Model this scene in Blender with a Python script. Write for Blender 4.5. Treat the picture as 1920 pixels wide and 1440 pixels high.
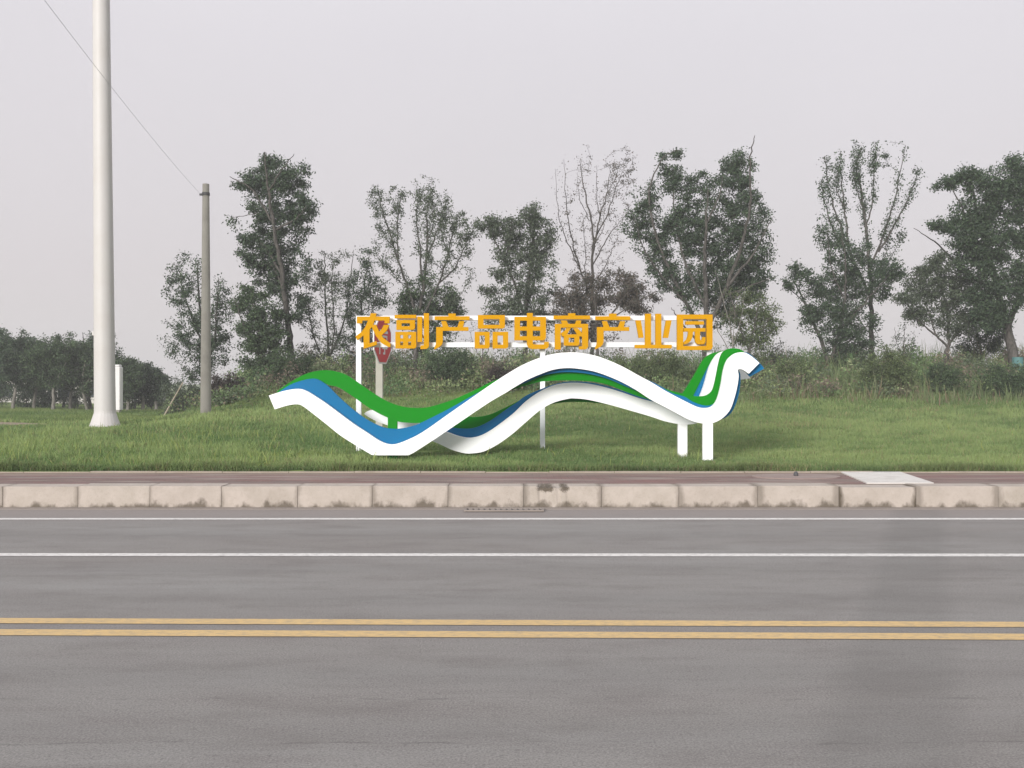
import bpy, bmesh, math, random
import numpy as np
from mathutils import Vector, Matrix
from mathutils.geometry import delaunay_2d_cdt

for o in list(bpy.data.objects):
    bpy.data.objects.remove(o)
SC = bpy.context.scene
COL = SC.collection
R = math.radians
EYE = 1.6            # camera height
HAZE = 0.0016         # air density
F = 2000.0           # focal length in pixels of the 1920 px wide photograph

# ------------------------------------------------------------------ camera
cam = bpy.data.cameras.new('camera')
cam.sensor_width = 36.0
cam.lens = 36.0 * F / 1920.0
cam.clip_start = 0.1
cam.clip_end = 6000
cam_o = bpy.data.objects.new('camera', cam)
COL.objects.link(cam_o)
cam_o.location = (0, 0, EYE)
cam_o.rotation_euler = (R(90), 0, 0)
SC.camera = cam_o

# ------------------------------------------------------------------ world: pale overcast sky
SUN_DIR = Vector((-0.40, -0.87, 0.27)).normalized()      # towards the sun
W = bpy.data.worlds.new('World')
SC.world = W
W.use_nodes = True
wn, wl = W.node_tree.nodes, W.node_tree.links
wn.clear()
wo = wn.new('ShaderNodeOutputWorld')
bg = wn.new('ShaderNodeBackground')
bg.inputs['Strength'].default_value = 0.1
sky = wn.new('ShaderNodeTexSky')
sky.sky_type = 'NISHITA'
sky.sun_disc = False
sky.sun_elevation = math.asin(SUN_DIR.z)
sky.sun_rotation = math.atan2(SUN_DIR.x, SUN_DIR.y)
sky.dust_density = 4.0
tc = wn.new('ShaderNodeTexCoord')
sep = wn.new('ShaderNodeSeparateXYZ')
wl.new(tc.outputs['Generated'], sep.inputs[0])
ramp = wn.new('ShaderNodeValToRGB')                      # cloud layer brightness over elevation
ramp.color_ramp.elements[0].position = 0.0
ramp.color_ramp.elements[0].color = (0.320, 0.308, 0.307, 1)
ramp.color_ramp.elements[1].position = 1.0
ramp.color_ramp.elements[1].color = (0.56, 0.565, 0.60, 1)
e = ramp.color_ramp.elements.new(0.10); e.color = (0.336, 0.315, 0.323, 1)
e = ramp.color_ramp.elements.new(0.30); e.color = (0.366, 0.349, 0.364, 1)
wl.new(sep.outputs['Z'], ramp.inputs[0])
nz = wn.new('ShaderNodeTexNoise')
nz.inputs['Scale'].default_value = 2.2
nz.inputs['Detail'].default_value = 3
wl.new(tc.outputs['Generated'], nz.inputs['Vector'])
mr = wn.new('ShaderNodeMapRange')
mr.inputs['To Min'].default_value = 7.55
mr.inputs['To Max'].default_value = 8.35
wl.new(nz.outputs['Fac'], mr.inputs['Value'])
vm = wn.new('ShaderNodeVectorMath'); vm.operation = 'SCALE'
wl.new(ramp.outputs['Color'], vm.inputs[0]); wl.new(mr.outputs[0], vm.inputs['Scale'])
mx = wn.new('ShaderNodeMix'); mx.data_type = 'RGBA'
mx.inputs[0].default_value = 0.96
wl.new(sky.outputs[0], mx.inputs[6]); wl.new(vm.outputs[0], mx.inputs[7])
wl.new(mx.outputs[2], bg.inputs['Color'])
wl.new(bg.outputs[0], wo.inputs['Surface'])

sun = bpy.data.lights.new('sun', 'SUN')
sun.energy = 1.5
sun.angle = R(18)
sun.color = (1.0, 0.975, 0.94)
sun_o = bpy.data.objects.new('sun', sun)
COL.objects.link(sun_o)
sun_o.rotation_euler = SUN_DIR.to_track_quat('Z', 'Y').to_euler()

SC.view_settings.view_transform = 'Standard'
SC.view_settings.look = 'None'
SC.view_settings.gamma = 1
SC.view_settings.use_curve_mapping = False
SC.view_settings.exposure = 1.40
SC.render.engine = 'CYCLES'
SC.cycles.max_bounces = 6
SC.cycles.transparent_max_bounces = 4

# ------------------------------------------------------------------ helpers
def at(px, py, D):
    return Vector(((px - 960) / F * D, D, EYE - (py - 720) / F * D))

def tag(o, label=None, cat=None, group=None, kind=None):
    for k, v in (('label', label), ('category', cat), ('group', group), ('kind', kind)):
        if v:
            o[k] = v
    return o

def empty(name, loc, label=None, cat=None, group=None, kind=None):
    o = bpy.data.objects.new(name, None)
    COL.objects.link(o)
    o.location = loc
    o.empty_display_size = 0.2
    return tag(o, label, cat, group, kind)

def link_mesh(name, me, mat, parent=None, origin=None):
    o = bpy.data.objects.new(name, me)
    COL.objects.link(o)
    if mat is not None and not me.materials:
        me.materials.append(mat)
    if parent is not None:
        o.parent = parent
    if origin is not None:
        o.location = origin
    return o

def from_bm(name, bm, mat, parent=None, origin=None, smooth=False):
    me = bpy.data.meshes.new(name)
    bmesh.ops.recalc_face_normals(bm, faces=bm.faces)
    bm.to_mesh(me)
    bm.free()
    if smooth:
        for p in me.polygons:
            p.use_smooth = True
    return link_mesh(name, me, mat, parent, origin)

def box(bm, x0, x1, y0, y1, z0, z1, bevel=0):
    r = bmesh.ops.create_cube(bm, size=1)
    for v in r['verts']:
        v.co = Vector((x0 + (v.co.x + .5) * (x1 - x0), y0 + (v.co.y + .5) * (y1 - y0), z0 + (v.co.z + .5) * (z1 - z0)))
    if bevel:
        es = list({e for v in r['verts'] for e in v.link_edges})
        bmesh.ops.bevel(bm, geom=es, offset=bevel, segments=1, affect='EDGES')

def lathe(bm, prof, n=16, cx=0, cy=0, lean=(0, 0)):
    rings = []
    for r, z in prof:
        rings.append([bm.verts.new((cx + lean[0] * z + r * math.cos(2 * math.pi * k / n), cy + lean[1] * z + r * math.sin(2 * math.pi * k / n), z)) for k in range(n)])
    for a, b in zip(rings[:-1], rings[1:]):
        for k in range(n):
            bm.faces.new((a[k], a[(k + 1) % n], b[(k + 1) % n], b[k]))
    for rg_ in (rings[0], rings[-1]):                # end caps on vertices of their own, so smooth sides stay clean
        bm.faces.new([bm.verts.new(v.co) for v in rg_])

def np_mesh(name, verts, faces, tint=None):
    """verts (n,3), faces (m,k) all alike; tint (m,3) one colour per face"""
    me = bpy.data.meshes.new(name)
    verts = np.asarray(verts, np.float32); faces = np.asarray(faces, np.int32)
    n, (m, k) = len(verts), faces.shape
    me.vertices.add(n); me.vertices.foreach_set('co', verts.ravel())
    me.loops.add(m * k); me.loops.foreach_set('vertex_index', faces.ravel())
    me.polygons.add(m)
    me.polygons.foreach_set('loop_start', np.arange(0, m * k, k, dtype=np.int32))
    if tint is not None:
        ca = me.color_attributes.new('tint', 'FLOAT_COLOR', 'CORNER')
        c = np.ones((m, k, 4), np.float32)
        c[:, :, :3] = np.asarray(tint, np.float32)[:, None, :]
        ca.data.foreach_set('color', c.ravel())
    me.update(calc_edges=True)
    return me

# ------------------------------------------------------------------ materials
def mat_base(name, rough=0.8, spec=0.3):
    m = bpy.data.materials.new(name)
    m.use_nodes = True
    b = m.node_tree.nodes['Principled BSDF']
    b.inputs['Roughness'].default_value = rough
    b.inputs['Specular IOR Level'].default_value = spec
    return m, m.node_tree.nodes, m.node_tree.links, b

def noise_node(n, l, vec, scale, detail=4, rough=0.55, stretch=None):
    t = n.new('ShaderNodeTexNoise')
    t.inputs['Scale'].default_value = scale
    t.inputs['Detail'].default_value = detail
    t.inputs['Roughness'].default_value = rough
    if stretch:
        mp = n.new('ShaderNodeMapping')
        mp.inputs['Scale'].default_value = stretch
        l.new(vec, mp.inputs['Vector'])
        vec = mp.outputs[0]
    l.new(vec, t.inputs['Vector'])
    return t.outputs['Fac']

def remap(n, l, v, a, b, c=0.0, d=1.0):
    r = n.new('ShaderNodeMapRange')
    for k, x in (('From Min', a), ('From Max', b), ('To Min', c), ('To Max', d)):
        r.inputs[k].default_value = x
    l.new(v, r.inputs['Value'])
    return r.outputs[0]

def mathn(n, l, op, a, b=None):
    m = n.new('ShaderNodeMath'); m.operation = op
    for i, x in enumerate((a, b)):
        if x is None:
            continue
        if isinstance(x, (int, float)):
            m.inputs[i].default_value = x
        else:
            l.new(x, m.inputs[i])
    return m.outputs[0]

def mixc(n, l, fac, a, b):
    m = n.new('ShaderNodeMix'); m.data_type = 'RGBA'
    for s, x in ((0, fac), (6, a), (7, b)):
        if isinstance(x, (int, float)):
            m.inputs[s].default_value = x
        elif isinstance(x, tuple):
            m.inputs[s].default_value = (*x, 1)
        else:
            l.new(x, m.inputs[s])
    return m.outputs[2]

def bump(n, l, b, h, strength, dist=0.01):
    k = n.new('ShaderNodeBump')
    k.inputs['Strength'].default_value = strength
    k.inputs['Distance'].default_value = dist
    l.new(h, k.inputs['Height'])
    l.new(k.outputs[0], b.inputs['Normal'])

def paint(name, col, rough=0.45, dirt=0.06, dirtcol=(0.3, 0.28, 0.25), spec=0.4, scale=3):
    m, n, l, b = mat_base(name, rough, spec)
    c = n.new('ShaderNodeTexCoord').outputs['Object']
    f = remap(n, l, noise_node(n, l, c, scale, 6), 0.45, 0.75, 0, dirt)
    l.new(mixc(n, l, f, col, dirtcol), b.inputs['Base Color'])
    bump(n, l, b, noise_node(n, l, c, 40, 2), 0.08, 0.004)
    return m

M = {}
M['white_paint'] = paint('white_paint', (0.86, 0.87, 0.88), 0.4, 0.05)
M['frame_white'] = paint('frame_white', (0.80, 0.82, 0.85), 0.4, 0.06)
M['blue_paint'] = paint('blue_paint', (0.0015, 0.130, 0.295), 0.55, 0.02, (0.03, 0.13, 0.25), 0.12)
M['green_paint'] = paint('green_paint', (0.0002, 0.200, 0.003), 0.55, 0.02, (0.02, 0.16, 0.02), 0.12)
M['orange_paint'] = paint('orange_paint', (0.55, 0.268, 0.0002), 0.6, 0.02, (0.45, 0.22, 0.01), 0.03)
M['mast_white'] = paint('mast_white', (0.53, 0.51, 0.50), 0.5, 0.3, (0.42, 0.37, 0.33), 0.3, 1.2)
M['cabinet_white'] = paint('cabinet_white', (0.68, 0.66, 0.66), 0.5, 0.1)
M['concrete_pole'] = paint('concrete_pole', (0.31, 0.295, 0.265), 0.9, 0.5, (0.15, 0.14, 0.125), 0.2, 2)
M['concrete'] = paint('concrete', (0.36, 0.33, 0.30), 0.95, 0.5, (0.22, 0.2, 0.17), 0.2, 4)
M['dark_metal'] = paint('dark_metal', (0.06, 0.06, 0.065), 0.6, 0.3, (0.12, 0.08, 0.05))
M['red_paint'] = paint('red_paint', (0.58, 0.045, 0.055), 0.5, 0.2, (0.4, 0.15, 0.13))
M['post_cream'] = paint('post_cream', (0.40, 0.39, 0.34), 0.8, 0.4, (0.28, 0.27, 0.22))
M['wood_pale'] = paint('wood_pale', (0.33, 0.28, 0.22), 0.9, 0.4, (0.2, 0.16, 0.12))
M['path_slab'] = paint('path_slab', (0.60, 0.575, 0.54), 0.95, 0.4, (0.34, 0.31, 0.28), 0.2, 5)
M['teal_paint'] = paint('teal_paint', (0.08, 0.19, 0.19), 0.7, 0.4, (0.12, 0.16, 0.14))
M['house_white'] = paint('house_white', (0.55, 0.53, 0.50), 0.9, 0.3)
M['roof_grey'] = paint('roof_grey', (0.18, 0.16, 0.16), 0.9, 0.3)
M['glass_dark'] = paint('glass_dark', (0.04, 0.05, 0.06), 0.15, 0.0)
M['cable_grey'] = paint('cable_grey', (0.34, 0.34, 0.36), 0.6, 0.0)

def bark(name, c1, c2):
    m, n, l, b = mat_base(name, 0.95, 0.1)
    c = n.new('ShaderNodeTexCoord').outputs['Object']
    f = noise_node(n, l, c, 6, 5, 0.6, (3, 3, 0.7))
    l.new(mixc(n, l, remap(n, l, f, 0.35, 0.65), c1, c2), b.inputs['Base Color'])
    bump(n, l, b, f, 0.5, 0.02)
    return m
M['bark'] = bark('bark', (0.045, 0.042, 0.038), (0.12, 0.11, 0.10))
M['bark_pale'] = bark('bark_pale', (0.12, 0.115, 0.10), (0.24, 0.225, 0.20))

def leafy(name, transl=0.25, rough=0.6):
    m, n, l, b = mat_base(name, rough, 0.25)
    at_ = n.new('ShaderNodeAttribute'); at_.attribute_name = 'tint'
    l.new(at_.outputs['Color'], b.inputs['Base Color'])
    t = n.new('ShaderNodeBsdfTranslucent')
    l.new(at_.outputs['Color'], t.inputs['Color'])
    ms = n.new('ShaderNodeMixShader'); ms.inputs[0].default_value = transl
    l.new(b.outputs[0], ms.inputs[1]); l.new(t.outputs[0], ms.inputs[2])
    l.new(ms.outputs[0], n['Material Output'].inputs['Surface'])
    return m
M['leaf'] = leafy('leaf')
M['grass_blade'] = leafy('grass_blade', 0.3, 0.7)

def soil():
    m, n, l, b = mat_base('lawn_soil', 1.0, 0.05)
    c = n.new('ShaderNodeTexCoord').outputs['Object']
    big = noise_node(n, l, c, 0.35, 5)
    mid = noise_node(n, l, c, 3.0, 5)
    fine = noise_node(n, l, c, 30, 4)
    a = mixc(n, l, remap(n, l, big, 0.35, 0.65), (0.11, 0.17, 0.05), (0.17, 0.22, 0.07))
    a = mixc(n, l, remap(n, l, mid, 0.4, 0.75, 0, 0.6), a, (0.10, 0.125, 0.05))
    a = mixc(n, l, remap(n, l, fine, 0.5, 0.85, 0, 0.4), a, (0.16, 0.15, 0.075))
    l.new(a, b.inputs['Base Color'])
    bump(n, l, b, fine, 0.8, 0.05)
    return m
M['soil'] = soil()

def asphalt():
    m, n, l, b = mat_base('asphalt', 0.85, 0.25)
    g = n.new('ShaderNodeNewGeometry').outputs['Position']
    big = noise_node(n, l, g, 0.5, 4, 0.5, (0.35, 1.6, 1))
    mid = noise_node(n, l, g, 3, 5, 0.6, (0.4, 2.0, 1))
    speck = noise_node(n, l, g, 90, 3, 0.7)
    speck2 = noise_node(n, l, g, 28, 3, 0.7)
    a = mixc(n, l, remap(n, l, big, 0.3, 0.7), (0.206, 0.192, 0.178), (0.243, 0.237, 0.224))
    a = mixc(n, l, remap(n, l, mid, 0.42, 0.72, 0, 0.5), a, (0.168, 0.150, 0.144))
    a = mixc(n, l, remap(n, l, speck, 0.50, 0.70, 0, 0.8), a, (0.33, 0.31, 0.295))
    a = mixc(n, l, remap(n, l, speck2, 0.55, 0.75, 0, 0.5), a, (0.10, 0.092, 0.088))
    a = mixc(n, l, remap(n, l, speck, 0.48, 0.30, 0, 0.7), a, (0.085, 0.08, 0.077))
    blotch = noise_node(n, l, g, 1.7, 6, 0.65, (0.7, 1.5, 1))
    a = mixc(n, l, remap(n, l, blotch, 0.50, 0.68, 0, 0.35), a, (0.13, 0.115, 0.108))
    a = mixc(n, l, remap(n, l, blotch, 0.44, 0.32, 0, 0.35), a, (0.235, 0.225, 0.215))
    sp = n.new('ShaderNodeSeparateXYZ'); l.new(g, sp.inputs[0])
    # dust swept against the kerb
    d = remap(n, l, mathn(n, l, 'ADD', sp.outputs['Y'], mathn(n, l, 'MULTIPLY', mid, 0.8)), 12.7, 13.5, 0, 0.75)
    a = mixc(n, l, d, a, (0.245, 0.215, 0.20))
    # wheel paths polished darker along the lanes
    wy = mathn(n, l, 'ADD', sp.outputs['Y'], mathn(n, l, 'MULTIPLY', mid, 0.25))
    for y0 in (11.4, 9.35, 8.05, 6.0, 5.05):
        dist = mathn(n, l, 'ABSOLUTE', mathn(n, l, 'SUBTRACT', wy, y0))
        a = mixc(n, l, remap(n, l, dist, 0.05, 0.42, 0.16, 0), a, (0.105, 0.098, 0.094))
    # slightly darker band slanting at the right: car window reflection painted into the asphalt
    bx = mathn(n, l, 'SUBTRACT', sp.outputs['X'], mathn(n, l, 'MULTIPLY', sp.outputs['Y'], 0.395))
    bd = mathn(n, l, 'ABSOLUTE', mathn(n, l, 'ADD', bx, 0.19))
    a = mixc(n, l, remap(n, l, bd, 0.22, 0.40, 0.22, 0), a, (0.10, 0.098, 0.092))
    # two hairline cracks along the near lane
    for y0, thr, wd in ((5.42, 0.47, 0.018), (4.76, 0.42, 0.014)):
        wob = mathn(n, l, 'MULTIPLY', mathn(n, l, 'SUBTRACT', noise_node(n, l, g, 1.1, 6, 0.6, (1, 0.01, 1)), 0.5), 0.22)
        dist = mathn(n, l, 'ABSOLUTE', mathn(n, l, 'SUBTRACT', mathn(n, l, 'ADD', sp.outputs['Y'], wob), y0))
        line = remap(n, l, dist, 0.0, wd, 1, 0)
        gate = remap(n, l, noise_node(n, l, g, 2.3, 3, 0.6, (1, 0.05, 1)), thr + .06, thr + 0.16, 0, 0.42)
        a = mixc(n, l, mathn(n, l, 'MULTIPLY', line, gate), a, (0.05, 0.045, 0.043))
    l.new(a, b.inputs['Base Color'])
    bump(n, l, b, mathn(n, l, 'ADD', speck, speck2), 0.35, 0.006)
    return m
M['asphalt'] = asphalt()

def road_paint(name, col, worn):
    m, n, l, b = mat_base(name, 0.7, 0.3)
    g = n.new('ShaderNodeNewGeometry').outputs['Position']
    f = remap(n, l, noise_node(n, l, g, 30, 5, 0.7, (0.5, 1, 1)), 0.44, 0.66, 0, worn)
    f2 = remap(n, l, noise_node(n, l, g, 0.9, 4), 0.4, 0.7, 0, 0.3)
    a = mixc(n, l, f2, col, tuple(c * 0.75 for c in col))
    l.new(mixc(n, l, f, a, (0.19, 0.18, 0.17)), b.inputs['Base Color'])
    return m
M['line_white'] = road_paint('line_white', (0.68, 0.66, 0.63), 0.5)
M['line_yellow'] = road_paint('line_yellow', (0.60, 0.42, 0.19), 0.45)

def kerb_mat(name, joint, chip=False):
    m, n, l, b = mat_base(name, 0.95, 0.15)
    tcn = n.new('ShaderNodeTexCoord').outputs['Object']
    oi = n.new('ShaderNodeObjectInfo').outputs['Random']
    off = n.new('ShaderNodeVectorMath'); off.operation = 'ADD'
    cmb = n.new('ShaderNodeCombineXYZ')
    l.new(mathn(n, l, 'MULTIPLY', oi, 57.0), cmb.inputs['X']); l.new(mathn(n, l, 'MULTIPLY', oi, 31.0), cmb.inputs['Y'])
    l.new(tcn, off.inputs[0]); l.new(cmb.outputs[0], off.inputs[1])
    v = off.outputs[0]
    sp = n.new('ShaderNodeSeparateXYZ'); l.new(tcn, sp.inputs[0])
    cloud = noise_node(n, l, v, 3.5, 5)
    fine = noise_node(n, l, v, 26, 5, 0.65)
    a = mixc(n, l, remap(n, l, cloud, 0.35, 0.65), (0.355, 0.315, 0.27), (0.44, 0.39, 0.345))
    a = mixc(n, l, remap(n, l, oi, 0, 1, 0, 0.35), a, (0.43, 0.37, 0.335))
    a = mixc(n, l, remap(n, l, fine, 0.5, 0.8, 0, 0.35), a, (0.25, 0.21, 0.165))
    # damp soot creeping up from the gutter and spreading out of the joints
    sn = noise_node(n, l, v, 5, 6, 0.6, (1, 1, 0.6))
    lowz = mathn(n, l, 'ADD', sp.outputs['Z'], mathn(n, l, 'MULTIPLY', mathn(n, l, 'SUBTRACT', 0.5, sn), 0.42))
    st = remap(n, l, lowz, 0.0, 0.07, 0.85, 0)
    jx = mathn(n, l, 'ABSOLUTE', sp.outputs['X'])
    jd = mathn(n, l, 'ADD', jx, mathn(n, l, 'MULTIPLY', mathn(n, l, 'SUBTRACT', sn, 0.5), 0.16))
    jd = mathn(n, l, 'SUBTRACT', jd, mathn(n, l, 'MULTIPLY', sp.outputs['Z'], 0.07))
    sj = remap(n, l, jd, 0.415, 0.475, 0, joint)
    f = mathn(n, l, 'MAXIMUM', st, sj)
    if chip:                                                     # dark broken patch under the top edge
        for cx, rx in ((-.22, .11), (.02, .055)):
            ex = mathn(n, l, 'POWER', mathn(n, l, 'DIVIDE', mathn(n, l, 'SUBTRACT', sp.outputs['X'], cx), rx), 2.0)
            ez = mathn(n, l, 'POWER', mathn(n, l, 'DIVIDE', mathn(n, l, 'SUBTRACT', sp.outputs['Z'], .245), .045), 2.0)
            dd = mathn(n, l, 'ADD', mathn(n, l, 'ADD', ex, ez), mathn(n, l, 'MULTIPLY', mathn(n, l, 'SUBTRACT', fine, .5), 5.0))
            f = mathn(n, l, 'MAXIMUM', f, remap(n, l, dd, .4, 1.5, .95, 0))
    l.new(mixc(n, l, f, a, (0.10, 0.082, 0.062)), b.inputs['Base Color'])
    bump(n, l, b, fine, 0.3, 0.01)
    return m
M['kerb'] = kerb_mat('kerb_stone', 0.5)
M['kerb_chipped'] = kerb_mat('kerb_chipped', 0.6, True)
M['kerb_stained'] = kerb_mat('kerb_stained', 1.0)

def paving():
    m, n, l, b = mat_base('red_paving', 0.95, 0.15)
    g = n.new('ShaderNodeNewGeometry').outputs['Position']
    br = n.new('ShaderNodeTexBrick')
    br.inputs['Scale'].default_value = 1
    br.inputs['Brick Width'].default_value = 0.2
    br.inputs['Row Height'].default_value = 0.1
    br.inputs['Mortar Size'].default_value = 0.006
    br.inputs['Color1'].default_value = (0.21, 0.135, 0.12, 1)
    br.inputs['Color2'].default_value = (0.17, 0.125, 0.112, 1)
    br.inputs['Mortar'].default_value = (0.13, 0.105, 0.09, 1)
    l.new(g, br.inputs['Vector'])
    big = noise_node(n, l, g, 0.7, 5, 0.6, (0.6, 2.5, 1))
    a = mixc(n, l, remap(n, l, big, 0.45, 0.62, 0, 0.5), br.outputs['Color'], (0.245, 0.125, 0.118))
    a = mixc(n, l, remap(n, l, noise_node(n, l, g, 1.6, 4, 0.6, (0.4, 3, 1)), 0.48, 0.64, 0, 0.75), a, (0.30, 0.255, 0.225))
    a = mixc(n, l, remap(n, l, noise_node(n, l, g, 0.9, 5, 0.6, (0.5, 4, 1)), 0.5, 0.66, 0, 0.5), a, (0.17, 0.15, 0.14))
    sp = n.new('ShaderNodeSeparateXYZ'); l.new(g, sp.inputs[0])
    d = remap(n, l, mathn(n, l, 'ADD', sp.outputs['Y'], mathn(n, l, 'MULTIPLY', big, 0.9)), 16.0, 16.35, 0, 0.6)
    a = mixc(n, l, d, a, (0.24, 0.2, 0.15))
    l.new(a, b.inputs['Base Color'])
    return m
M['paving'] = paving()

# ------------------------------------------------------------------ terrain
def sstep(a, b, x):
    t = np.clip((x - a) / (b - a), 0, 1)
    return t * t * (3 - 2 * t)

def ground_z(X, Y):
    X = np.asarray(X, float); Y = np.asarray(Y, float)
    m = sstep(-13.0, -8.0, X + 0.6 * np.sin(Y * 0.5)) * (1 - sstep(60, 110, X))
    p = np.interp(Y, [19, 26, 30, 33, 36, 39, 42, 47, 60, 95], [0, .12, .30, .55, 1.05, 1.5, 1.68, 1.7, .8, 0])
    z = 0.285 + m * p
    z = z + 0.025 * np.sin(X * 0.9 + 1.3) * np.sin(Y * 0.7) * sstep(16.5, 19, Y) + 0.05 * np.sin(X * 0.37 + Y * 0.21) * sstep(22, 30, Y)
    return z

def gz(x, y):
    return float(ground_z(x, y))

ys = np.concatenate([[-1500, -300, -60, -10, 10, 15.7], np.arange(16.02, 50, 0.45), np.arange(50, 100, 4), [110, 150, 250, 500, 1000, 2500]])
xs = np.concatenate([[-2500, -900, -300, -120, -70], np.arange(-50, 50.1, 0.8), [70, 120, 300, 900, 2500]])
GX, GY = np.meshgrid(xs, ys)
GZ = np.where(GY < 15.9, -0.06, ground_z(GX, GY))
nv = np.stack([GX, GY, GZ], -1).reshape(-1, 3)
w_ = len(xs)
ii = (np.arange(len(ys) - 1)[:, None] * w_ + np.arange(w_ - 1)[None, :]).ravel()
me = np_mesh('ground', nv, np.stack([ii, ii + 1, ii + w_ + 1, ii + w_], -1))
me.polygons.foreach_set('use_smooth', np.ones(len(me.polygons), bool))
tag(link_mesh('ground', me, M['soil']), 'green grass ground rising gently to a mound under the trees', kind='structure')

# ------------------------------------------------------------------ road, markings, kerb, pavement
KERB_Y = 13.8
KERB_Z = 0.275
def sheet(name, pts, z, mat, parent=None):
    bm = bmesh.new()
    bm.faces.new([bm.verts.new((x, y, z)) for x, y in pts])
    return from_bm(name, bm, mat, parent)
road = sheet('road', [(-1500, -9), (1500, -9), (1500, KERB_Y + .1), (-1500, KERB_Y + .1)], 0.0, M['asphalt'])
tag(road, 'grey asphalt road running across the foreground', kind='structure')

def strip(y0, slope, width, mat, label, x0=-60, x1=60):
    h = width / 2
    o = sheet('lane_line', [(x0, y0 + slope * x0 - h), (x1, y0 + slope * x1 - h), (x1, y0 + slope * x1 + h), (x0, y0 + slope * x0 + h)], 0.004, mat, road)
    o['label'] = label
strip(12.63, 0.0, 0.15, M['line_white'], 'thin white edge line nearest the kerb')
strip(9.97, -0.003, 0.165, M['line_white'], 'white line between the two far lanes')
strip(7.14, -0.017, 0.158, M['line_yellow'], 'farther yellow centre line')
strip(6.80, -0.019, 0.165, M['line_yellow'], 'nearer yellow centre line')

kerb = empty('kerb', (0, KERB_Y, 0), 'pale stone kerb along the far side of the road', kind='structure')
rnd = random.Random(4)
def kerbstone(px0, px1, kind='plain'):
    x0, x1 = (px0 - 960) / F * KERB_Y, (px1 - 960) / F * KERB_Y
    L = x1 - x0
    bm = bmesh.new()
    zt = KERB_Z + rnd.uniform(-.006, .006) - (0.012 if kind == 'sunk' else 0)
    box(bm, -L / 2 + .0015, L / 2 - .0015, rnd.uniform(0, .004), .4, -.1, zt, 0.004)
    if kind == 'chipped':
        bmesh.ops.subdivide_edges(bm, edges=[e for e in bm.edges if abs(e.verts[0].co.x - e.verts[1].co.x) > .5], cuts=24)
        for v in bm.verts:
            if v.co.z > .2 and v.co.y < .06 and -.32 < v.co.x < .06:
                k = rnd.uniform(.3, 1)
                v.co.y += .03 * k; v.co.z -= .03 * k
    o = from_bm('kerbstone', bm, M['kerb_stained'] if kind == 'sunk' else M['kerb_chipped'] if kind == 'chipped' else M['kerb'], kerb, ((x0 + x1) / 2, 0, 0))
    if kind == 'sunk':
        o['label'] = 'kerbstone set slightly low between dark dirty joints'
    if kind == 'chipped':
        o['label'] = 'kerbstone with a dark chipped top edge'
    return o
joints = [-984, -844, -702, -560, -418, -276, -136, 5, 146, 281, 415, 558, 698, 840, 982, 1128, 1273, 1421, 1573, 1718, 1872, 2015, 2157, 2300, 2442, 2585, 2727]
for a, b in zip(joints[:-1], joints[1:]):
    kerbstone(a, b, 'chipped' if a == 982 else 'sunk' if a == 1573 else 'plain')
bm = bmesh.new(); box(bm, -300, 300, .02, .39, -.15, -.03)      # bed below the stones
from_bm('kerb_bed', bm, M['concrete'], kerb)
for s in (-1, 1):                                                # kerb carrying on beyond the picked-out stones
    bm = bmesh.new(); a, b = sorted((s * 12.4 + (0 if s > 0 else -1.05), s * 300)); box(bm, a, b, .006, .4, -.1, KERB_Z, .018)
    from_bm('kerb_run', bm, M['kerb'], kerb)
# concrete gutter lip and drain
bm = bmesh.new(); box(bm, -1500, 1500, KERB_Y - .20, KERB_Y - .002, -.05, .006)
tag(from_bm('gutter', bm, paint('gutter', (0.27, 0.235, 0.21), .95, .6, (.18, .155, .14), .15, 2.5)), 'narrow dusty concrete gutter at the kerb foot', kind='structure')
drain = empty('storm_drain', (at(945, 956, 13.4).x, 13.44, 0.008), 'dark slotted drain grate in the gutter below the kerb', 'drain')
bm = bmesh.new()
box(bm, -.47, .47, -.13, -.10, 0, .018); box(bm, -.47, .47, .10, .13, 0, .018); box(bm, -.5, -.47, -.13, .13, 0, .018); box(bm, .47, .5, -.13, .13, 0, .018)
from_bm('grate_frame', bm, bpy.data.materials['gutter'], drain)
bm = bmesh.new(); box(bm, -.47, .47, -.10, .10, 0, .004)
from_bm('pit', bm, M['dark_metal'], drain)
for k in range(13):
    bm = bmesh.new(); box(bm, -.022, .022, -.10, .10, .004, .014)
    o = from_bm('grate_bar', bm, bpy.data.materials['gutter'], drain, (-.42 + k * .07, 0, 0))

bm = bmesh.new(); box(bm, -300, 300, KERB_Y + .405, 15.98, .02, KERB_Z - .006)
tag(from_bm('pavement', bm, M['paving']), 'narrow red brown paved strip behind the kerb', kind='structure')
bm = bmesh.new()
x = -60.0
while x < 60:
    L = rnd.uniform(.95, 1.0); box(bm, x, x + L - .008, 15.985, 16.07, .05, KERB_Z + .012 + rnd.uniform(-.004, .006)); x += L
tag(from_bm('pavement_edging', bm, paint('edging', (.34, .29, .24), .95, .6, (.2, .17, .13), .15, 3)), 'thin pale edging between red pavement and grass', kind='structure')
f0, f1, b0, b1 = at(1626, 907, 14.2), at(1752, 907, 14.2), at(1578, 882, 15.98), at(1690, 882, 15.98)
bm = bmesh.new()
lo = [bm.verts.new((p.x, y, KERB_Z - .02)) for p, y in ((f0, 14.22), (f1, 14.22), (b1, 16.08), (b0, 16.08))]
hi = [bm.verts.new((v.co.x, v.co.y, KERB_Z + .010)) for v in lo]
bm.faces.new(hi)
for k in range(4):
    bm.faces.new((lo[k], lo[(k + 1) % 4], hi[(k + 1) % 4], hi[k]))
tag(from_bm('path', bm, M['path_slab']), 'pale concrete path crossing the red pavement at the right', kind='structure')
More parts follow.
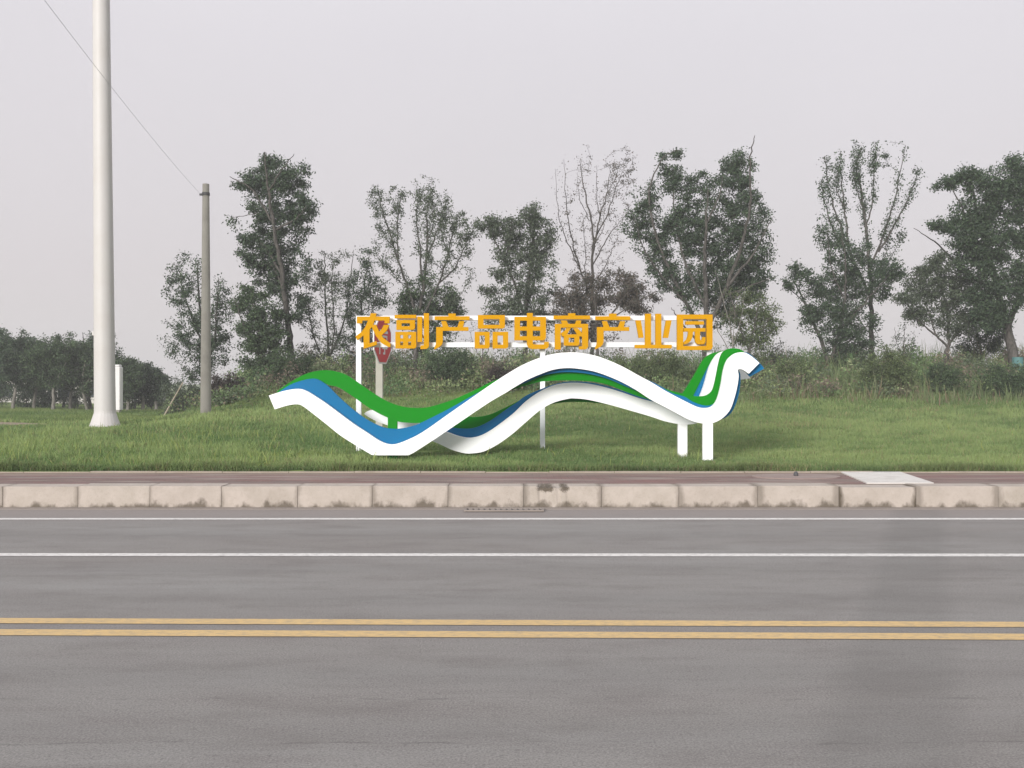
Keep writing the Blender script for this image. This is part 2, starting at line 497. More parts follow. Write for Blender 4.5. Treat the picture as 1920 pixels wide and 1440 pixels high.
# little valve cover on the pavement
vp = at(1503, 890, 15.0)
vc = empty('valve_cover', (vp.x, 15.3, KERB_Z - .006), 'small dark knob on the red pavement left of the pale path', 'valve cover')
bm = bmesh.new(); lathe(bm, [(.03, 0), (.036, .03), (.03, .06), (.012, .075)], 12)
from_bm('cap', bm, M['dark_metal'], vc, smooth=False)
bm = bmesh.new(); lathe(bm, [(.42, 0), (.42, .012), (.40, .014)], 20)
for v in bm.verts: v.co.x *= 1.5
from_bm('collar', bm, paint('collar', (.25, .19, .17), .95, .5, (.32, .27, .24)), vc)
# bare sandy path on the far left lawn
bm = bmesh.new()
pts = []
for k in range(24):
    a = 2 * math.pi * k / 24
    x, y = -16.9 + 2.6 * math.cos(a), 33.0 + 1.2 * math.sin(a) + rnd.uniform(-.1, .1)
    pts.append(bm.verts.new((x, y, gz(x, y) + .03)))
cen = bm.verts.new((-16.9, 33.0, gz(-16.9, 33.0) + .045))
for k in range(24): bm.faces.new((cen, pts[k], pts[(k + 1) % 24]))
tag(from_bm('bare_path', bm, paint('sand', (.27, .22, .165), 1, .6, (.2, .17, .11), .1, 2)), 'bare sandy patch in the lawn at the far left', kind='structure')

# ------------------------------------------------------------------ flat cut shapes with thickness
def ccw(poly, up):
    a = sum(p[0] * q[1] - q[0] * p[1] for p, q in zip(poly, poly[1:] + poly[:1]))
    return poly if a * up > 0 else poly[::-1]

def prism(name, polys, D, thick, mat, parent, origin, bevel=0.0):
    """union of pixel polygons, cut from a plate whose front face stands at distance D"""
    vs, es, fs = [], [], []
    for poly in polys:
        a = len(vs)
        for px, py in ccw(poly, -1):
            p = at(px, py, D); vs.append(Vector((p.x, p.z)))
        fs.append(list(range(a, a + len(poly))))
    ov, oe, of, _, _, own = delaunay_2d_cdt(vs, es, fs, 0, 1e-5)
    of = [f for f, w in zip(of, own) if w]
    bm = bmesh.new()
    fr = [bm.verts.new((v.x - origin.x, D - origin.y, v.y - origin.z)) for v in ov]
    bk = [bm.verts.new((v.x - origin.x, D + thick - origin.y, v.y - origin.z)) for v in ov]
    cnt = {}
    for f in of:
        bm.faces.new([fr[i] for i in f]); bm.faces.new([bk[i] for i in reversed(f)])
        for i in range(len(f)):
            e_ = (f[i], f[(i + 1) % len(f)])
            cnt[frozenset(e_)] = cnt.get(frozenset(e_), []) + [e_]
    for k, v in cnt.items():
        if len(v) == 1:
            a, b = v[0]
            bm.faces.new((fr[b], fr[a], bk[a], bk[b]))
    bmesh.ops.delete(bm, geom=[v for v in bm.verts if not v.link_faces], context='VERTS')
    return from_bm(name, bm, mat, parent)

def smooth_line(pts, k=4):
    P = [np.array(p, float) for p in pts]
    P = [2 * P[0] - P[1]] + P + [2 * P[-1] - P[-2]]
    out = []
    for i in range(1, len(P) - 2):
        p0, p1, p2, p3 = P[i - 1:i + 3]
        for s in range(k):
            t = s / k
            out.append(tuple(.5 * (2 * p1 + (p2 - p0) * t + (2 * p0 - 5 * p1 + 4 * p2 - p3) * t * t + (3 * p1 - p0 - 3 * p2 + p3) * t ** 3)))
    out.append(tuple(P[-2]))
    return out

# ------------------------------------------------------------------ the wave sculpture
ORG = at(960, 860, 18.6); ORG.z = gz(ORG.x, 18.6)
wave = empty('wave_sculpture', ORG, 'white, blue and green ribbon wave sculpture with a bird head end standing on the lawn', 'sculpture')
def ribbon(top, bot, D, mat, label, thick=.13, clip=None):
    t, b = smooth_line(top), smooth_line(bot)
    poly = t + b[::-1]
    if clip: poly = [(x, min(y, clip)) for x, y in poly]
    o = prism('ribbon', [poly], D, thick, M[mat], wave, ORG)
    o['label'] = label
    return o
ribbon([(504,741.5),(532,733),(558,729),(574,733),(592,743.6),(615,759),(662,794),(688,811),(709,825),(725,832),(740,833),(761,826),(792.5,810),(844.6,773.5),(897,737),(923,719),(949,702),(980,684),(1012,670.7),(1038,663.4),(1064,660.8),(1085,661.3),(1116,666.8),(1142,675.9),(1168,687.6),(1194,702),(1220,716),(1246.5,732),(1272.5,746),(1298.5,759),(1311.6,764),(1324.6,765),(1335,762),(1343,753),(1348,739.7),(1353,719),(1357,695),(1363.6,676),(1374,665.5),(1384.5,661),(1397.5,661.5),(1410.5,669),(1424,680.6)],
       [(515,767.5),(540,760),(558,758),(568.5,762),(584,773.5),(615,798),(636,815),(662,832),(697,853),(716,863),(740,866),(766,854.5),(808,828),(844.6,803.5),(897,768),(923,751),(949,736),(960,729),(986,713.6),(1012,702),(1038,693),(1064,690),(1090,692),(1116,697),(1142,706),(1168,717.5),(1194,732),(1220,749),(1246.5,763),(1272.5,777),(1291,786.6),(1309,792.5),(1324.6,794.4),(1340,792),(1356,783),(1369,768),(1376.7,747.5),(1382,726.7),(1385,706),(1384,693),(1392,693),(1404,700.6)],
       18.25, 'white_paint', 'front white ribbon', .10, 853.6)
ribbon([(523,734.5),(545,721),(566,713.6),(584,710),(597,712),(615,724),(636,745),(662,768),(688,786.6),(714,799.6),(735,804),(756,802.7),(782,795.7),(818,778.7),(850,762),(880,745),(910,729),(940,716),(980,700),(1012,690),(1038,680),(1064,675),(1100,678),(1142,690),(1168,697),(1194,705),(1228,718.5),(1259.5,736.5),(1283,743.6),(1298,752.7),(1314,758.7),(1330,760.5),(1345,752),(1356,730),(1362,700),(1370,682),(1385,668),(1397.5,660.5),(1413,669.5),(1426,682.4),(1433,691)],
       [(528,742),(558,740),(584,740),(605,756),(636,788),(662,808),(688,824),(714,836),(735,840),(756,834),(790,820),(830,795),(870,770),(910,748),(950,732),(973,722),(986,717.5),(1012,706),(1038,699.8),(1061.5,697.5),(1090,699),(1116,703.5),(1142,711),(1168,722),(1194,733),(1220,746),(1250,762),(1290,782),(1320,790),(1340,788),(1359,784),(1373,771),(1383,747.5),(1388,721.5),(1388,702),(1385,692),(1395,694),(1406.6,706)],
       18.38, 'blue_paint', 'front blue ribbon', .07)
ribbon([(519,734),(545,716),(571,702),(592,696),(610,694),(628,696),(649,703),(675,720),(701,738),(727,753),(753,762),(779,765),(805,763),(845,751),(871,740),(897,728),(923,715),(960,702),(1000,690),(1040,681),(1064,679),(1100,683),(1142,692),(1180,704),(1220,719),(1257,732),(1280,738),(1298,742),(1312,743),(1325,741),(1335,733),(1340,719),(1344,700),(1348,680),(1353,664),(1361,656),(1374,653),(1387,655),(1397,661),(1410,675)],
       [(521,738),(545,736),(571,728),(592,722),(610,720),(620.6,723),(636,727),(662,743.6),(688,762),(714,777),(745,790),(766,792.6),(787,793),(818,788),(845,778),(871,767),(897,755),(923,743),(960,731),(986,723),(1012,716),(1038,713.6),(1064,713),(1090,713.6),(1116,716),(1142,722),(1168,732),(1194,742),(1220,750),(1260,765),(1300,777),(1335,774),(1354,757),(1362,722),(1368,700),(1376,686),(1388,681),(1396,688)],
       18.47, 'green_paint', 'front green ribbon', .07)
ribbon([(683,775),(690,770.5),(699,769),(720,772),(745,784),(780,792),(810,802),(837,810),(855,816.5),(871,820.4),(884,821),(902,816.5),(923,805),(949,786),(965,773),(986,752.7),(1012,734.5),(1038,722.8),(1064,717.8),(1090,717.8),(1116,721.5),(1142,728),(1168,736),(1194,745),(1220,752),(1260,759),(1290,759),(1308,751),(1314,741),(1322,719),(1331,688),(1343,667),(1355,659),(1370,658),(1390,668),(1404,690),(1406.6,709)],
       [(684,777.5),(700,787),(717,794),(740,802),(770,815),(813,828),(845,842.5),(870,849.6),(886,850),(907,846.5),(933,833.4),(959,815),(981,796),(1012,769.6),(1038,755),(1064,748),(1077,747),(1103,749.6),(1142,758.7),(1181,769.6),(1220,781),(1246,789.7),(1272,795),(1291,796),(1310,792),(1330,780),(1347,760),(1357,730),(1364,702),(1373,690),(1382,696),(1388.4,712)],
       19.05, 'white_paint', 'rear white ribbon', .14)
ribbon([(835,798),(847,802),(865,804),(884,803.5),(902,798),(923,786.6),(949,768),(970,754),(986,742),(1012,730.6),(1038,721),(1064,715.8),(1090,715.6),(1116,718.8),(1142,725),(1168,732.8),(1194,741.8),(1228,751),(1270,760),(1295,755),(1303,740),(1314,718),(1323,700),(1333,682),(1345,668)],
       [(835,808),(850,818),(871,830),(900,825),(949,800),(1000,760),(1064,732),(1116,735),(1168,750),(1220,766),(1270,778),(1305,768),(1316,741),(1326,719),(1334,697),(1347,676)],
       19.22, 'blue_paint', 'rear blue ribbon', .12)
ribbon([(835,785),(855,781),(876,781),(891.5,782),(917.5,777.5),(943.5,766),(962,757),(980,748),(1012,735),(1038,728),(1064,725),(1116,730),(1168,746),(1220,760),(1255,757),(1275,745),(1281,737),(1288,726.7),(1304,700.6),(1319,674.6),(1330,665.5),(1340,661),(1348,660.3),(1353,657.7),(1365,657)],
       [(835,806),(860,822),(890,815),(930,805),(960,792),(986,779),(1012,768),(1028,759),(1064,754),(1095,754),(1121,756),(1142,758.7),(1180,765),(1220,776),(1260,782),(1295,768),(1305,741),(1315,724),(1326,700.6),(1336,679),(1346,668),(1360,664)],
       19.37, 'green_paint', 'rear green ribbon', .12)
def leg(px0, px1, D, ytop, mat, label, depth):
    a, b = at(px0, ytop, D), at(px1, ytop, D)
    g = gz((a.x + b.x) / 2, D) - .06
    bm = bmesh.new(); box(bm, a.x - ORG.x, b.x - ORG.x, D - ORG.y, D + depth - ORG.y, g - ORG.z, a.z - ORG.z, .004)
    o = from_bm('leg', bm, M[mat], wave); o['label'] = label
leg(1318, 1337, 18.262, 780, 'white_paint', 'front white leg', .08)
leg(1271.5, 1289, 19.062, 786, 'white_paint', 'rear white leg', .115)
leg(727, 745, 18.48, 770, 'green_paint', 'green leg under the green ribbon', .055)

# ------------------------------------------------------------------ the lettered sign on its frame
SD = 20.6
so = at(1002, 848, SD); so.z = gz(so.x, SD)
sign = empty('lettered_sign', so, 'white post frame carrying nine orange Chinese characters behind the wave sculpture', 'sign')
def bar(name, px0, px1, py0, py1, D, th, mat, parent, org):
    a, b = at(px0, py0, D), at(px1, py1, D)
    bm = bmesh.new(); box(bm, a.x - org.x, b.x - org.x, D - org.y, D + th - org.y, b.z - org.z, a.z - org.z, .004)
    return from_bm(name, bm, mat, parent)
for a, b in ((667.5, 677), (1012.8, 1022), (1326, 1335.5)):
    x = at((a + b) / 2, 0, SD).x
    ybot = 720 + (EYE - gz(x, SD) + .06) * F / SD
    bar('post', a, b, 592, ybot, SD, .09, M['frame_white'], sign, so)
for y0, y1 in ((592, 600.5), (642, 651)):
    for a, b in ((677.1, 1012.7), (1022.1, 1325.9)):
        bar('rail', a, b, y0, y1, SD + .003, .084, M['frame_white'], sign, so)

def rect(x0, y0, x1, y1): return [(x0, y0), (x1, y0), (x1, y1), (x0, y1)]
def Z3(p): return [(x / 5.3333 + 640, y / 5.3333 + 570) for x, y in p]
def Z4(p): return [(x / 5.3333 + 1000, y / 5.3333 + 570) for x, y in p]
def Z2(p): return [(x / 3.84 + 960, y / 3.84 + 560) for x, y in p]
def ring(x0, y0, x1, y1, hx0, hy0, hx1, hy1, c=22):
    """a closed box stroke with its lower right corner rounded"""
    return [rect(x0, y0, x1, hy0), rect(x0, y0, hx0, y1), [(hx1, y0), (x1, y0), (x1, y1 - c), (x1 - c * .3, y1 - c * .3), (x1 - c, y1), (hx1, y1)], [(x0, hy1), (x1 - 2, hy1), (x1, y1 - c), (x1 - c * .3, y1 - c * .3), (x1 - c, y1), (x0, y1)]]
chan = lambda dx: [rect(1070 + dx, 95, 1143 + dx, 130), rect(932 + dx, 122, 1282 + dx, 160), [(997 + dx, 171), (1047 + dx, 171), (1076 + dx, 236), (1016 + dx, 236)],
    [(1180 + dx, 171), (1230 + dx, 171), (1216 + dx, 236), (1158 + dx, 236)], rect(948 + dx, 230, 1271 + dx, 268),
    [(948 + dx, 230), (1014 + dx, 230), (1014 + dx, 380), (1004 + dx, 408), (980 + dx, 430), (930 + dx, 456), (928 + dx, 440), (944 + dx, 405), (948 + dx, 370)]]
chars = [
 ('农', Z3, [[(292,92),(349,92),(341,130),(283,130)], rect(155,125,483,165), [(155,125),(214,125),(207,193),(155,193)], [(428,125),(483,125),(481,193),(432,193)],
   [(272,150),(335,150),(318,205),(296,240),(255,285),(160,362),(140,325),(200,280),(240,228)], [(222,300),(282,258),(280,395),(352,368),(354,408),(222,448)],
   [(297,210),(346,205),(376,272),(420,340),(490,393),(490,430),(470,430),(400,390),(345,318),(312,250)], [(425,208),(479,210),(456,262),(398,318),(372,284),(405,248)]]),
 ('副', Z3, [rect(532,108,748,143)] + ring(550,160,736,258,602,192,685,222) + ring(540,278,749,445,588,310,697,412) + [rect(540,343,749,377), rect(617,278,668,445),
   rect(760,125,808,380), [(825,92),(876,92),(876,418),(868,438),(850,449),(790,452),(790,415),(825,412)]]),
 ('产', Z3, chan(0)),
 ('品', Z3, ring(1365,110,1636,245,1422,150,1580,208) + ring(1333,278,1483,445,1382,315,1433,407) + ring(1512,278,1669,445,1563,315,1616,407)),
 ('电', Z2, [rect(17,130,245,158), rect(17,130,58,300), [(203,130),(245,130),(245,280),(238,294),(222,300),(203,300)], rect(17,200,245,230), rect(17,270,225,300),
   [(107,103),(150,103),(150,322),(156,329),(230,329),(234,310),(265,310),(265,340),(258,355),(242,362),(140,362),(118,352),(107,330)]]),
 ('商', Z4, [rect(348,92,421,125), rect(203,115,568,152), [(276,164),(335,164),(352,205),(288,205)], [(430,164),(480,164),(472,205),(414,205)],
   rect(215,198,548,236), rect(215,198,275,455), [(488,198),(549,198),(549,425),(540,444),(524,453),(455,455),(455,425),(488,422)],
   [(332,240),(376,240),(332,312),(286,325),(277,290),(312,268)], [(398,240),(444,240),(487,290),(487,327),(446,318)]] + ring(305,303,461,416,355,337,410,382, 20)),
 ('产', Z4, chan(-311)),
 ('业', Z4, [[(1022,163),(1076,163),(1103,335),(1055,340)], rect(1118,97,1178,415), rect(1222,97,1281,415), [(1327,163),(1383,163),(1350,338),(1298,338)], rect(1015,408,1385,443)]),
 ('园', Z4, ring(1438,105,1793,460,1500,150,1733,420,30) + [rect(1523,172,1707,206), rect(1505,240,1722,276), [(1550,270),(1598,270),(1592,330),(1575,370),(1545,393),(1506,405),(1503,386),(1536,350),(1546,315)],
   [(1618,270),(1668,270),(1668,350),(1674,362),(1686,360),(1690,330),(1722,330),(1722,378),(1714,394),(1700,402),(1648,402),(1628,392),(1618,370)]]),
]
for ch, fz, polys in chars:
    o = prism('character', [fz(p) for p in polys], SD - .15, .08, M['orange_paint'], sign, so)
    o['label'] = 'orange character ' + ch
    # stand-off studs are hidden behind the strokes

# ------------------------------------------------------------------ poles and signs on the lawn
p = at(197, 806, 28.4); p.z = gz(p.x, 28.4)
mast = empty('mast_pole', p, 'tall thick white mast pole with flared foot on the left lawn', 'pole')
bm = bmesh.new(); lathe(bm, [(.48, -.2), (.48, .0), (.46, .02)], 12)
from_bm('footing', bm, M['concrete'], mast)
bm = bmesh.new(); lathe(bm, [(.40, .02), (.40, .06), (.385, .07), (.285, .38), (.278, .44)], 24)
from_bm('base_flare', bm, M['mast_white'], mast)
bm = bmesh.new(); lathe(bm, [(.276, .43), (.270, 1.2), (.257, 4.0), (.212, 12.5), (.19, 17.0), (.11, 17.2)], 28, lean=(-.009, 0))
from_bm('shaft', bm, M['mast_white'], mast, smooth=True)
for k in range(12):
    a = 2 * math.pi * (k + .5) / 12
    bm = bmesh.new()
    tri = [[bm.verts.new((x, y, z)) for y, z in ((-.02, .36), (.112, 0), (.0, 0))] for x in (-.012, .012)]
    bm.faces.new(tri[0]); bm.faces.new(tri[1])
    for q in range(3): bm.faces.new((tri[0][q], tri[0][(q + 1) % 3], tri[1][(q + 1) % 3], tri[1][q]))
    o = from_bm('gusset', bm, M['mast_white'], mast, (.278 * math.cos(a), .278 * math.sin(a), .065)); o.rotation_euler.z = a - math.pi / 2
bm = bmesh.new(); box(bm, -.02, .02, -.02, .02, 0, .12)
o = from_bm('lug', bm, M['mast_white'], mast, (-.30, -.05, 2.45))

p = at(205, 772, 49); p.z = gz(p.x, 49)
cab = empty('white_cabinet', p, 'narrow white upright box standing behind the mast pole', 'cabinet')
s = 49 / F
bm = bmesh.new(); box(bm, -.56, .56, -.2, .2, .12, 2.12, .03); from_bm('body', bm, M['cabinet_white'], cab)
bm = bmesh.new(); box(bm, -.52, .52, -.17, .17, 2.12, 2.22, .03); from_bm('cap', bm, M['cabinet_white'], cab)
bm = bmesh.new(); box(bm, -.5, .5, -.15, .15, -.1, .12); from_bm('plinth', bm, M['concrete'], cab)

p = at(386, 782, 32.5); p.z = gz(p.x, 32.5)
cp = empty('concrete_pole', p, 'slim grey concrete utility pole with a band near its top, left of the trees', 'pole')
top = at(384, 345, 32.5).z - p.z
bm = bmesh.new(); lathe(bm, [(.165, -.3), (.16, .8), (.10, top)], 20); from_bm('shaft', bm, M['concrete_pole'], cp, smooth=True)
bm = bmesh.new(); lathe(bm, [(.115, top - .36), (.12, top - .35), (.12, top - .27), (.115, top - .26)], 14)
box(bm, -.19, -.10, -.03, .03, top - .35, top - .29); from_bm('clamp_band', bm, M['dark_metal'], cp)

# cable from the pole top towards the viewer's left
A = Vector((p.x - .15, 32.45, p.z + top - .32)); Bp = at(85, -30, 15.0)
cv = bpy.data.curves.new('cable', 'CURVE'); cv.dimensions = '3D'; cv.bevel_depth = .0036; cv.bevel_resolution = 0
sp_ = cv.splines.new('POLY'); sp_.points.add(24)
dirv = Bp - A
for k in range(25):
    t = k / 24 * 1.7
    q = A + dirv * t; q.z -= .25 * (1 - (2 * min(t / 1.7, 1) - 1) ** 2)
    sp_.points[k].co = (*q, 1)
dg_o = bpy.data.objects.new('tmp', cv); COL.objects.link(dg_o)
me = bpy.data.meshes.new_from_object(dg_o); bpy.data.objects.remove(dg_o)
tag(link_mesh('overhead_cable', me, M['cable_grey']), 'thin grey cable running down from upper left to the concrete pole', 'cable')

# leaning stake and red sign
a, b = at(302, 770, 42), at(343, 717, 42)
a.z = gz(a.x, 42) - .1
L = (b - a).length
bm = bmesh.new(); lathe(bm, [(.035, 0), (.03, L * .6), (.025, L)], 6)
o = from_bm('leaning_stake', bm, M['wood_pale'], None, a)
o.rotation_euler = (b - a).to_track_quat('Z', 'Y').to_euler()
tag(o, 'pale wooden stake leaning beside the concrete pole', 'stake')

D = 26.0
p = at(711.5, 760, D); p.z = gz(p.x, D)
rs = empty('stop_sign', p, 'red eight sided stop sign on a pale post behind the first character', 'sign')
bm = bmesh.new(); box(bm, -.085, .085, -.07, .07, -.2, at(0, 612, D).z - p.z, .01); from_bm('post', bm, M['post_cream'], rs)
cz = at(0, 640, D).z - p.z
def plate(name, rad, th, y, mat, par):
    bm = bmesh.new()
    pts = [(rad * math.cos(R(22.5 + 45 * k)), rad * math.sin(R(22.5 + 45 * k))) for k in range(8)]
    f = [bm.verts.new((x, y, z)) for x, z in pts]; g = [bm.verts.new((x, y + th, z)) for x, z in pts]
    bm.faces.new(f); bm.faces.new(g)
    for k in range(8): bm.faces.new((f[k], f[(k + 1) % 8], g[(k + 1) % 8], g[k]))
    return from_bm(name, bm, mat, par)
brd = plate('board', .60, .03, 0, M['cabinet_white'], rs)
brd.location = (.10, -.16, cz); brd.rotation_euler = (0, 0, R(75))
plate('red_panel', .555, .006, -.006, M['red_paint'], brd)
stroke = lambda pts: [[(x, y) for x, y in pts]]
ting = [[(22,10),(32,13),(20,40),(8,52),(4,44)], rect(16,36,25,95), rect(58,5,67,18), rect(36,16,94,25), rect(42,31,88,38), rect(42,31,50,52), rect(80,31,88,52), rect(42,46,88,52),
        rect(34,57,96,64), rect(34,57,42,72), rect(88,57,96,72), rect(42,70,88,77), rect(60,70,69,95), rect(50,88,69,95)]
vs, fs = [], []
for poly in ting:
    k = len(vs); vs += [Vector(((x - 50) * .0072, (50 - y) * .0072)) for x, y in ccw(poly, -1)]; fs.append(list(range(k, k + len(poly))))
ov, _, of, _, _, own = delaunay_2d_cdt(vs, [], fs, 0, 1e-5)
of = [f for f, w in zip(of, own) if w]
bm = bmesh.new(); bvs = [bm.verts.new((v.x, -.009, v.y)) for v in ov]
for f in of: bm.faces.new([bvs[i] for i in f])
from_bm('character', bm, M['cabinet_white'], brd)

# far pale house behind the left trees
p = at(95, 770, 75); p.z = gz(p.x, 75)
hs = empty('low_house', p, 'low pale building glimpsed between the trunks of the left trees', 'house')
bm = bmesh.new(); box(bm, -6.5, 6.5, 0, 5, -.3, 1.75); from_bm('wall', bm, M['house_white'], hs)
bm = bmesh.new()
v = [bm.verts.new(c) for c in ((-6.9, -.4, 1.76), (6.9, -.4, 1.76), (6.9, 5.4, 1.76), (-6.9, 5.4, 1.76), (-6.5, 2.5, 2.5), (6.5, 2.5, 2.5))]
for f in ((0, 1, 5, 4), (2, 3, 4, 5), (0, 4, 3), (1, 2, 5), (0, 3, 2, 1)): bm.faces.new([v[i] for i in f])
from_bm('roof', bm, M['roof_grey'], hs)
for k in range(6):
    bm = bmesh.new(); box(bm, -.5, .5, -.03, .02, .45, 1.35)
    from_bm('window', bm, M['glass_dark'], hs, (-5.3 + k * 2.1, 0, 0))

# ------------------------------------------------------------------ trees
def unit(v): return v / (np.linalg.norm(v, axis=-1, keepdims=True) + 1e-9)

class Tubes:
    def __init__(self): self.v, self.f, self.n = [], [], 0
    def add(self, pts, rad, n):
        pts = np.asarray(pts); rad = np.asarray(rad)
        tan = unit(np.gradient(pts, axis=0))
        ref = np.array([0.31, 0.95, 0.05])
        a = unit(np.cross(tan, ref)); b = np.cross(tan, a)
        an = np.arange(n) * 2 * np.pi / n
        ring = pts[:, None] + rad[:, None, None] * (np.cos(an)[None, :, None] * a[:, None] + np.sin(an)[None, :, None] * b[:, None])
        self.v.append(ring.reshape(-1, 3))
        m = len(pts)
        i = (np.arange(m - 1)[:, None] * n + np.arange(n)[None]); j = (np.arange(m - 1)[:, None] * n + (np.arange(n) + 1)[None] % n)
        self.f.append(np.stack([i, j, j + n, i + n], -1).reshape(-1, 4) + self.n)
        self.n += m * n
    def build(self, name, mat, parent):
        me = np_mesh(name, np.concatenate(self.v), np.concatenate(self.f))
        me.polygons.foreach_set('use_smooth', np.ones(len(me.polygons), bool))
        return link_mesh(name, me, mat, parent)

def leaves(rg, pos, size, aspect, droop, cols):
    n = len(pos)
    d = rg.normal(size=(n, 3)); d[:, 2] -= droop; d = unit(d)
    u = unit(np.cross(d, rg.normal(size=(n, 3))))
    L = size * rg.uniform(.6, 1.35, n)[:, None]; Wd = L * aspect
    v = np.stack([pos, pos + d * L * .45 + u * Wd * .5, pos + d * L, pos + d * L * .45 - u * Wd * .5], 1).reshape(-1, 3)
    f = np.arange(n * 4).reshape(-1, 4)
    k = rg.random((n, 1)); cols = np.asarray(cols)
    base = cols[rg.integers(0, len(cols), n)]
    tint = base * (.65 + .7 * k)
    return v, f, tint

GREENS = {
 'dark': [(.054, .086, .048), (.074, .112, .058), (.043, .067, .043)],
 'grey': [(.080, .106, .066), (.103, .132, .081), (.064, .083, .056)],
 'brown': [(.100, .088, .070), (.120, .098, .080), (.078, .080, .060)],
 'fresh': [(.095, .130, .052), (.125, .160, .066), (.070, .100, .046)],
 'mid': [(.062, .100, .048), (.085, .128, .058), (.050, .078, .042)],
 'maroon': [(.055, .045, .042), (.07, .05, .048), (.05, .055, .04)],
}
seed_count = [0]
def tree(name, label, cat, D, base, limbs, clumps, color='dark', leaf=.12, per=34, rad=.10, sleeve=0, bark_m='bark', group=None, spread=.16, aspect=.5, twig_r=.012, band=None):
    """limbs: polylines of photo points starting at the foot; clumps: (x, y, rx, ry, twigs)"""
    seed_count[0] += 1
    rg = np.random.default_rng(100 + seed_count[0])
    s = D / F
    bx = (base[0] - 960) * s
    org = Vector((bx, D, gz(bx, D) - .05))
    t = empty(name, org, label, cat, group)
    def loc(px, py, dy): return np.array([(px - 960) * s - org.x, dy, EYE - (py - 720) * s - org.z])
    tb = Tubes(); skel, skr, lpos = [], [], []
    for li, limb in enumerate(limbs):
        pts, r0, r1 = limb[0], limb[1], limb[2]
        P = []
        dy = 0.0
        ddir = rg.uniform(-1, 1) * .35
        for i, (x, y) in enumerate(pts):
            if li == 0 and i == 0:
                P.append(np.array([0., 0., -.15])); continue
            if i == 0:
                q = loc(x, y, 0)
                c = min(skel, key=lambda k: (k[0] - q[0]) ** 2 + (k[2] - q[2]) ** 2)
                q[1] = c[1]; dy = c[1]
                P.append(q); continue
            dy += ddir * s * math.dist(pts[i], pts[i - 1]) + rg.normal() * .05
            P.append(loc(x, y, dy))
        Q = np.array(smooth_line(P, 6))
        Q[1:-1] += rg.normal(size=(len(Q) - 2, 3)) * .018
        rr = np.linspace(r0, r1, len(Q))
        tb.add(Q, rr, 8 if r0 > .05 else 5)
        skel += list(Q); skr += list(rr)
        if sleeve:
            m = int(sleeve * 1.7 * len(Q))
            tt = rg.uniform(.5 if li == 0 else .25, 1, m) * (len(Q) - 1)
            i0 = np.minimum(tt.astype(int), len(Q) - 2); fr = (tt - i0)[:, None]
            g = Q[i0] * (1 - fr) + Q[i0 + 1] * fr
            # bunches: short spur shoots rather than an even sleeve
            bun = np.sin(tt * 2.1 + rg.uniform(0, 6)) + np.sin(tt * 0.9 + rg.uniform(0, 6))
            keep = rg.random(m) < np.clip(.55 + .4 * bun, .12, 1)
            g = g[keep]
            lpos.append(g + rg.normal(size=g.shape) * np.array([.10, .10, .11]))
    SK = np.array(skel); SR = np.array(skr)
    ends = []
    for (cx, cy, rx, ry, n) in clumps:
        c = loc(cx, cy, 0); c[1] += rg.normal() * rx * s * .3
        d = unit(rg.normal(size=(n, 3))) * (rg.random((n, 1)) ** .42)
        e_ = c + d * np.array([rx * s, rx * s * .85, ry * s]) * 1.18
        ends.append(e_)
    if ends:
        ends = np.concatenate(ends)
        order = np.argsort([np.min(np.sum((SK - e_) ** 2, 1)) for e_ in ends])
        SKl, SRl = SK, SR
        for oi in order:
            e_ = ends[oi]
            dv = SKl - e_
            cost = np.sqrt((dv ** 2).sum(1)) + 0.9 * np.maximum(0, dv[:, 2] + .1) + .03 * rg.random(len(SKl))
            j = int(np.argmin(cost)); st = SKl[j]; r0 = max(min(SRl[j] * .6, .03), .006)
            ln = np.linalg.norm(e_ - st)
            mid = (st + e_) / 2 + rg.normal(size=3) * .1 * ln; mid[2] += .06 * ln
            tt = np.linspace(0, 1, 6)[:, None]
            Q = (1 - tt) ** 2 * st + 2 * tt * (1 - tt) * mid + tt ** 2 * e_
            tb.add(Q, np.linspace(r0, .004, 6), 3)
            if ln > .25:
                SKl = np.concatenate([SKl, Q[2:5]]); SRl = np.concatenate([SRl, np.array([r0 * .8, r0 * .6, r0 * .45])])
            m = int(per * 1.9 * rg.uniform(.5, 1.4))
            u = rg.uniform(.3, 1.05, (m, 1))
            g = (1 - u) ** 2 * st + 2 * u * (1 - u) * mid + u ** 2 * e_
            lpos.append(g + rg.normal(size=(m, 3)) * spread * np.array([1, 1, .7]) * (0.55 + .45 * min(ln, 1.5)))
    tb.build('trunk', M[bark_m], t)
    if lpos:
        P = np.concatenate(lpos)
        P = P[P[:, 2] > .02]
        v, f, tint = leaves(rg, P, leaf * .74, aspect, .25, GREENS[color])
        link_mesh('crown', np_mesh('crown', v, f, tint), M['leaf'], t)
    if band:
        z0, z1, r_ = band
        bm = bmesh.new(); lathe(bm, [(r_, z0), (r_ * .98, z1)], 12); from_bm('painted_band', bm, M['teal_paint'], t)
    return t

PG = 'trees on the mound behind the sign'
# 1 loose tree behind the concrete pole
tree('loose_tree', 'loose upright leafy tree directly behind the grey concrete pole', 'tree', 40, (392, 728),
     [([(392, 730), (388, 690), (378, 640), (362, 580), (350, 500), (348, 478)], .09, .012), ([(383, 660), (352, 600), (330, 545), (318, 500)], .05, .01), ([(388, 690), (402, 640), (412, 580), (420, 525)], .05, .01), ([(380, 650), (345, 640), (320, 620)], .03, .008), ([(386, 722), (348, 688), (308, 641)], .012, .004)],
     [(350, 530, 22, 55, 32), (322, 535, 16, 40, 18), (355, 610, 36, 60, 66), (412, 580, 22, 60, 46), (390, 650, 36, 50, 66), (335, 640, 18, 28, 12), (375, 690, 26, 30, 30)], 'dark', .115, 26, sleeve=8, group=PG)
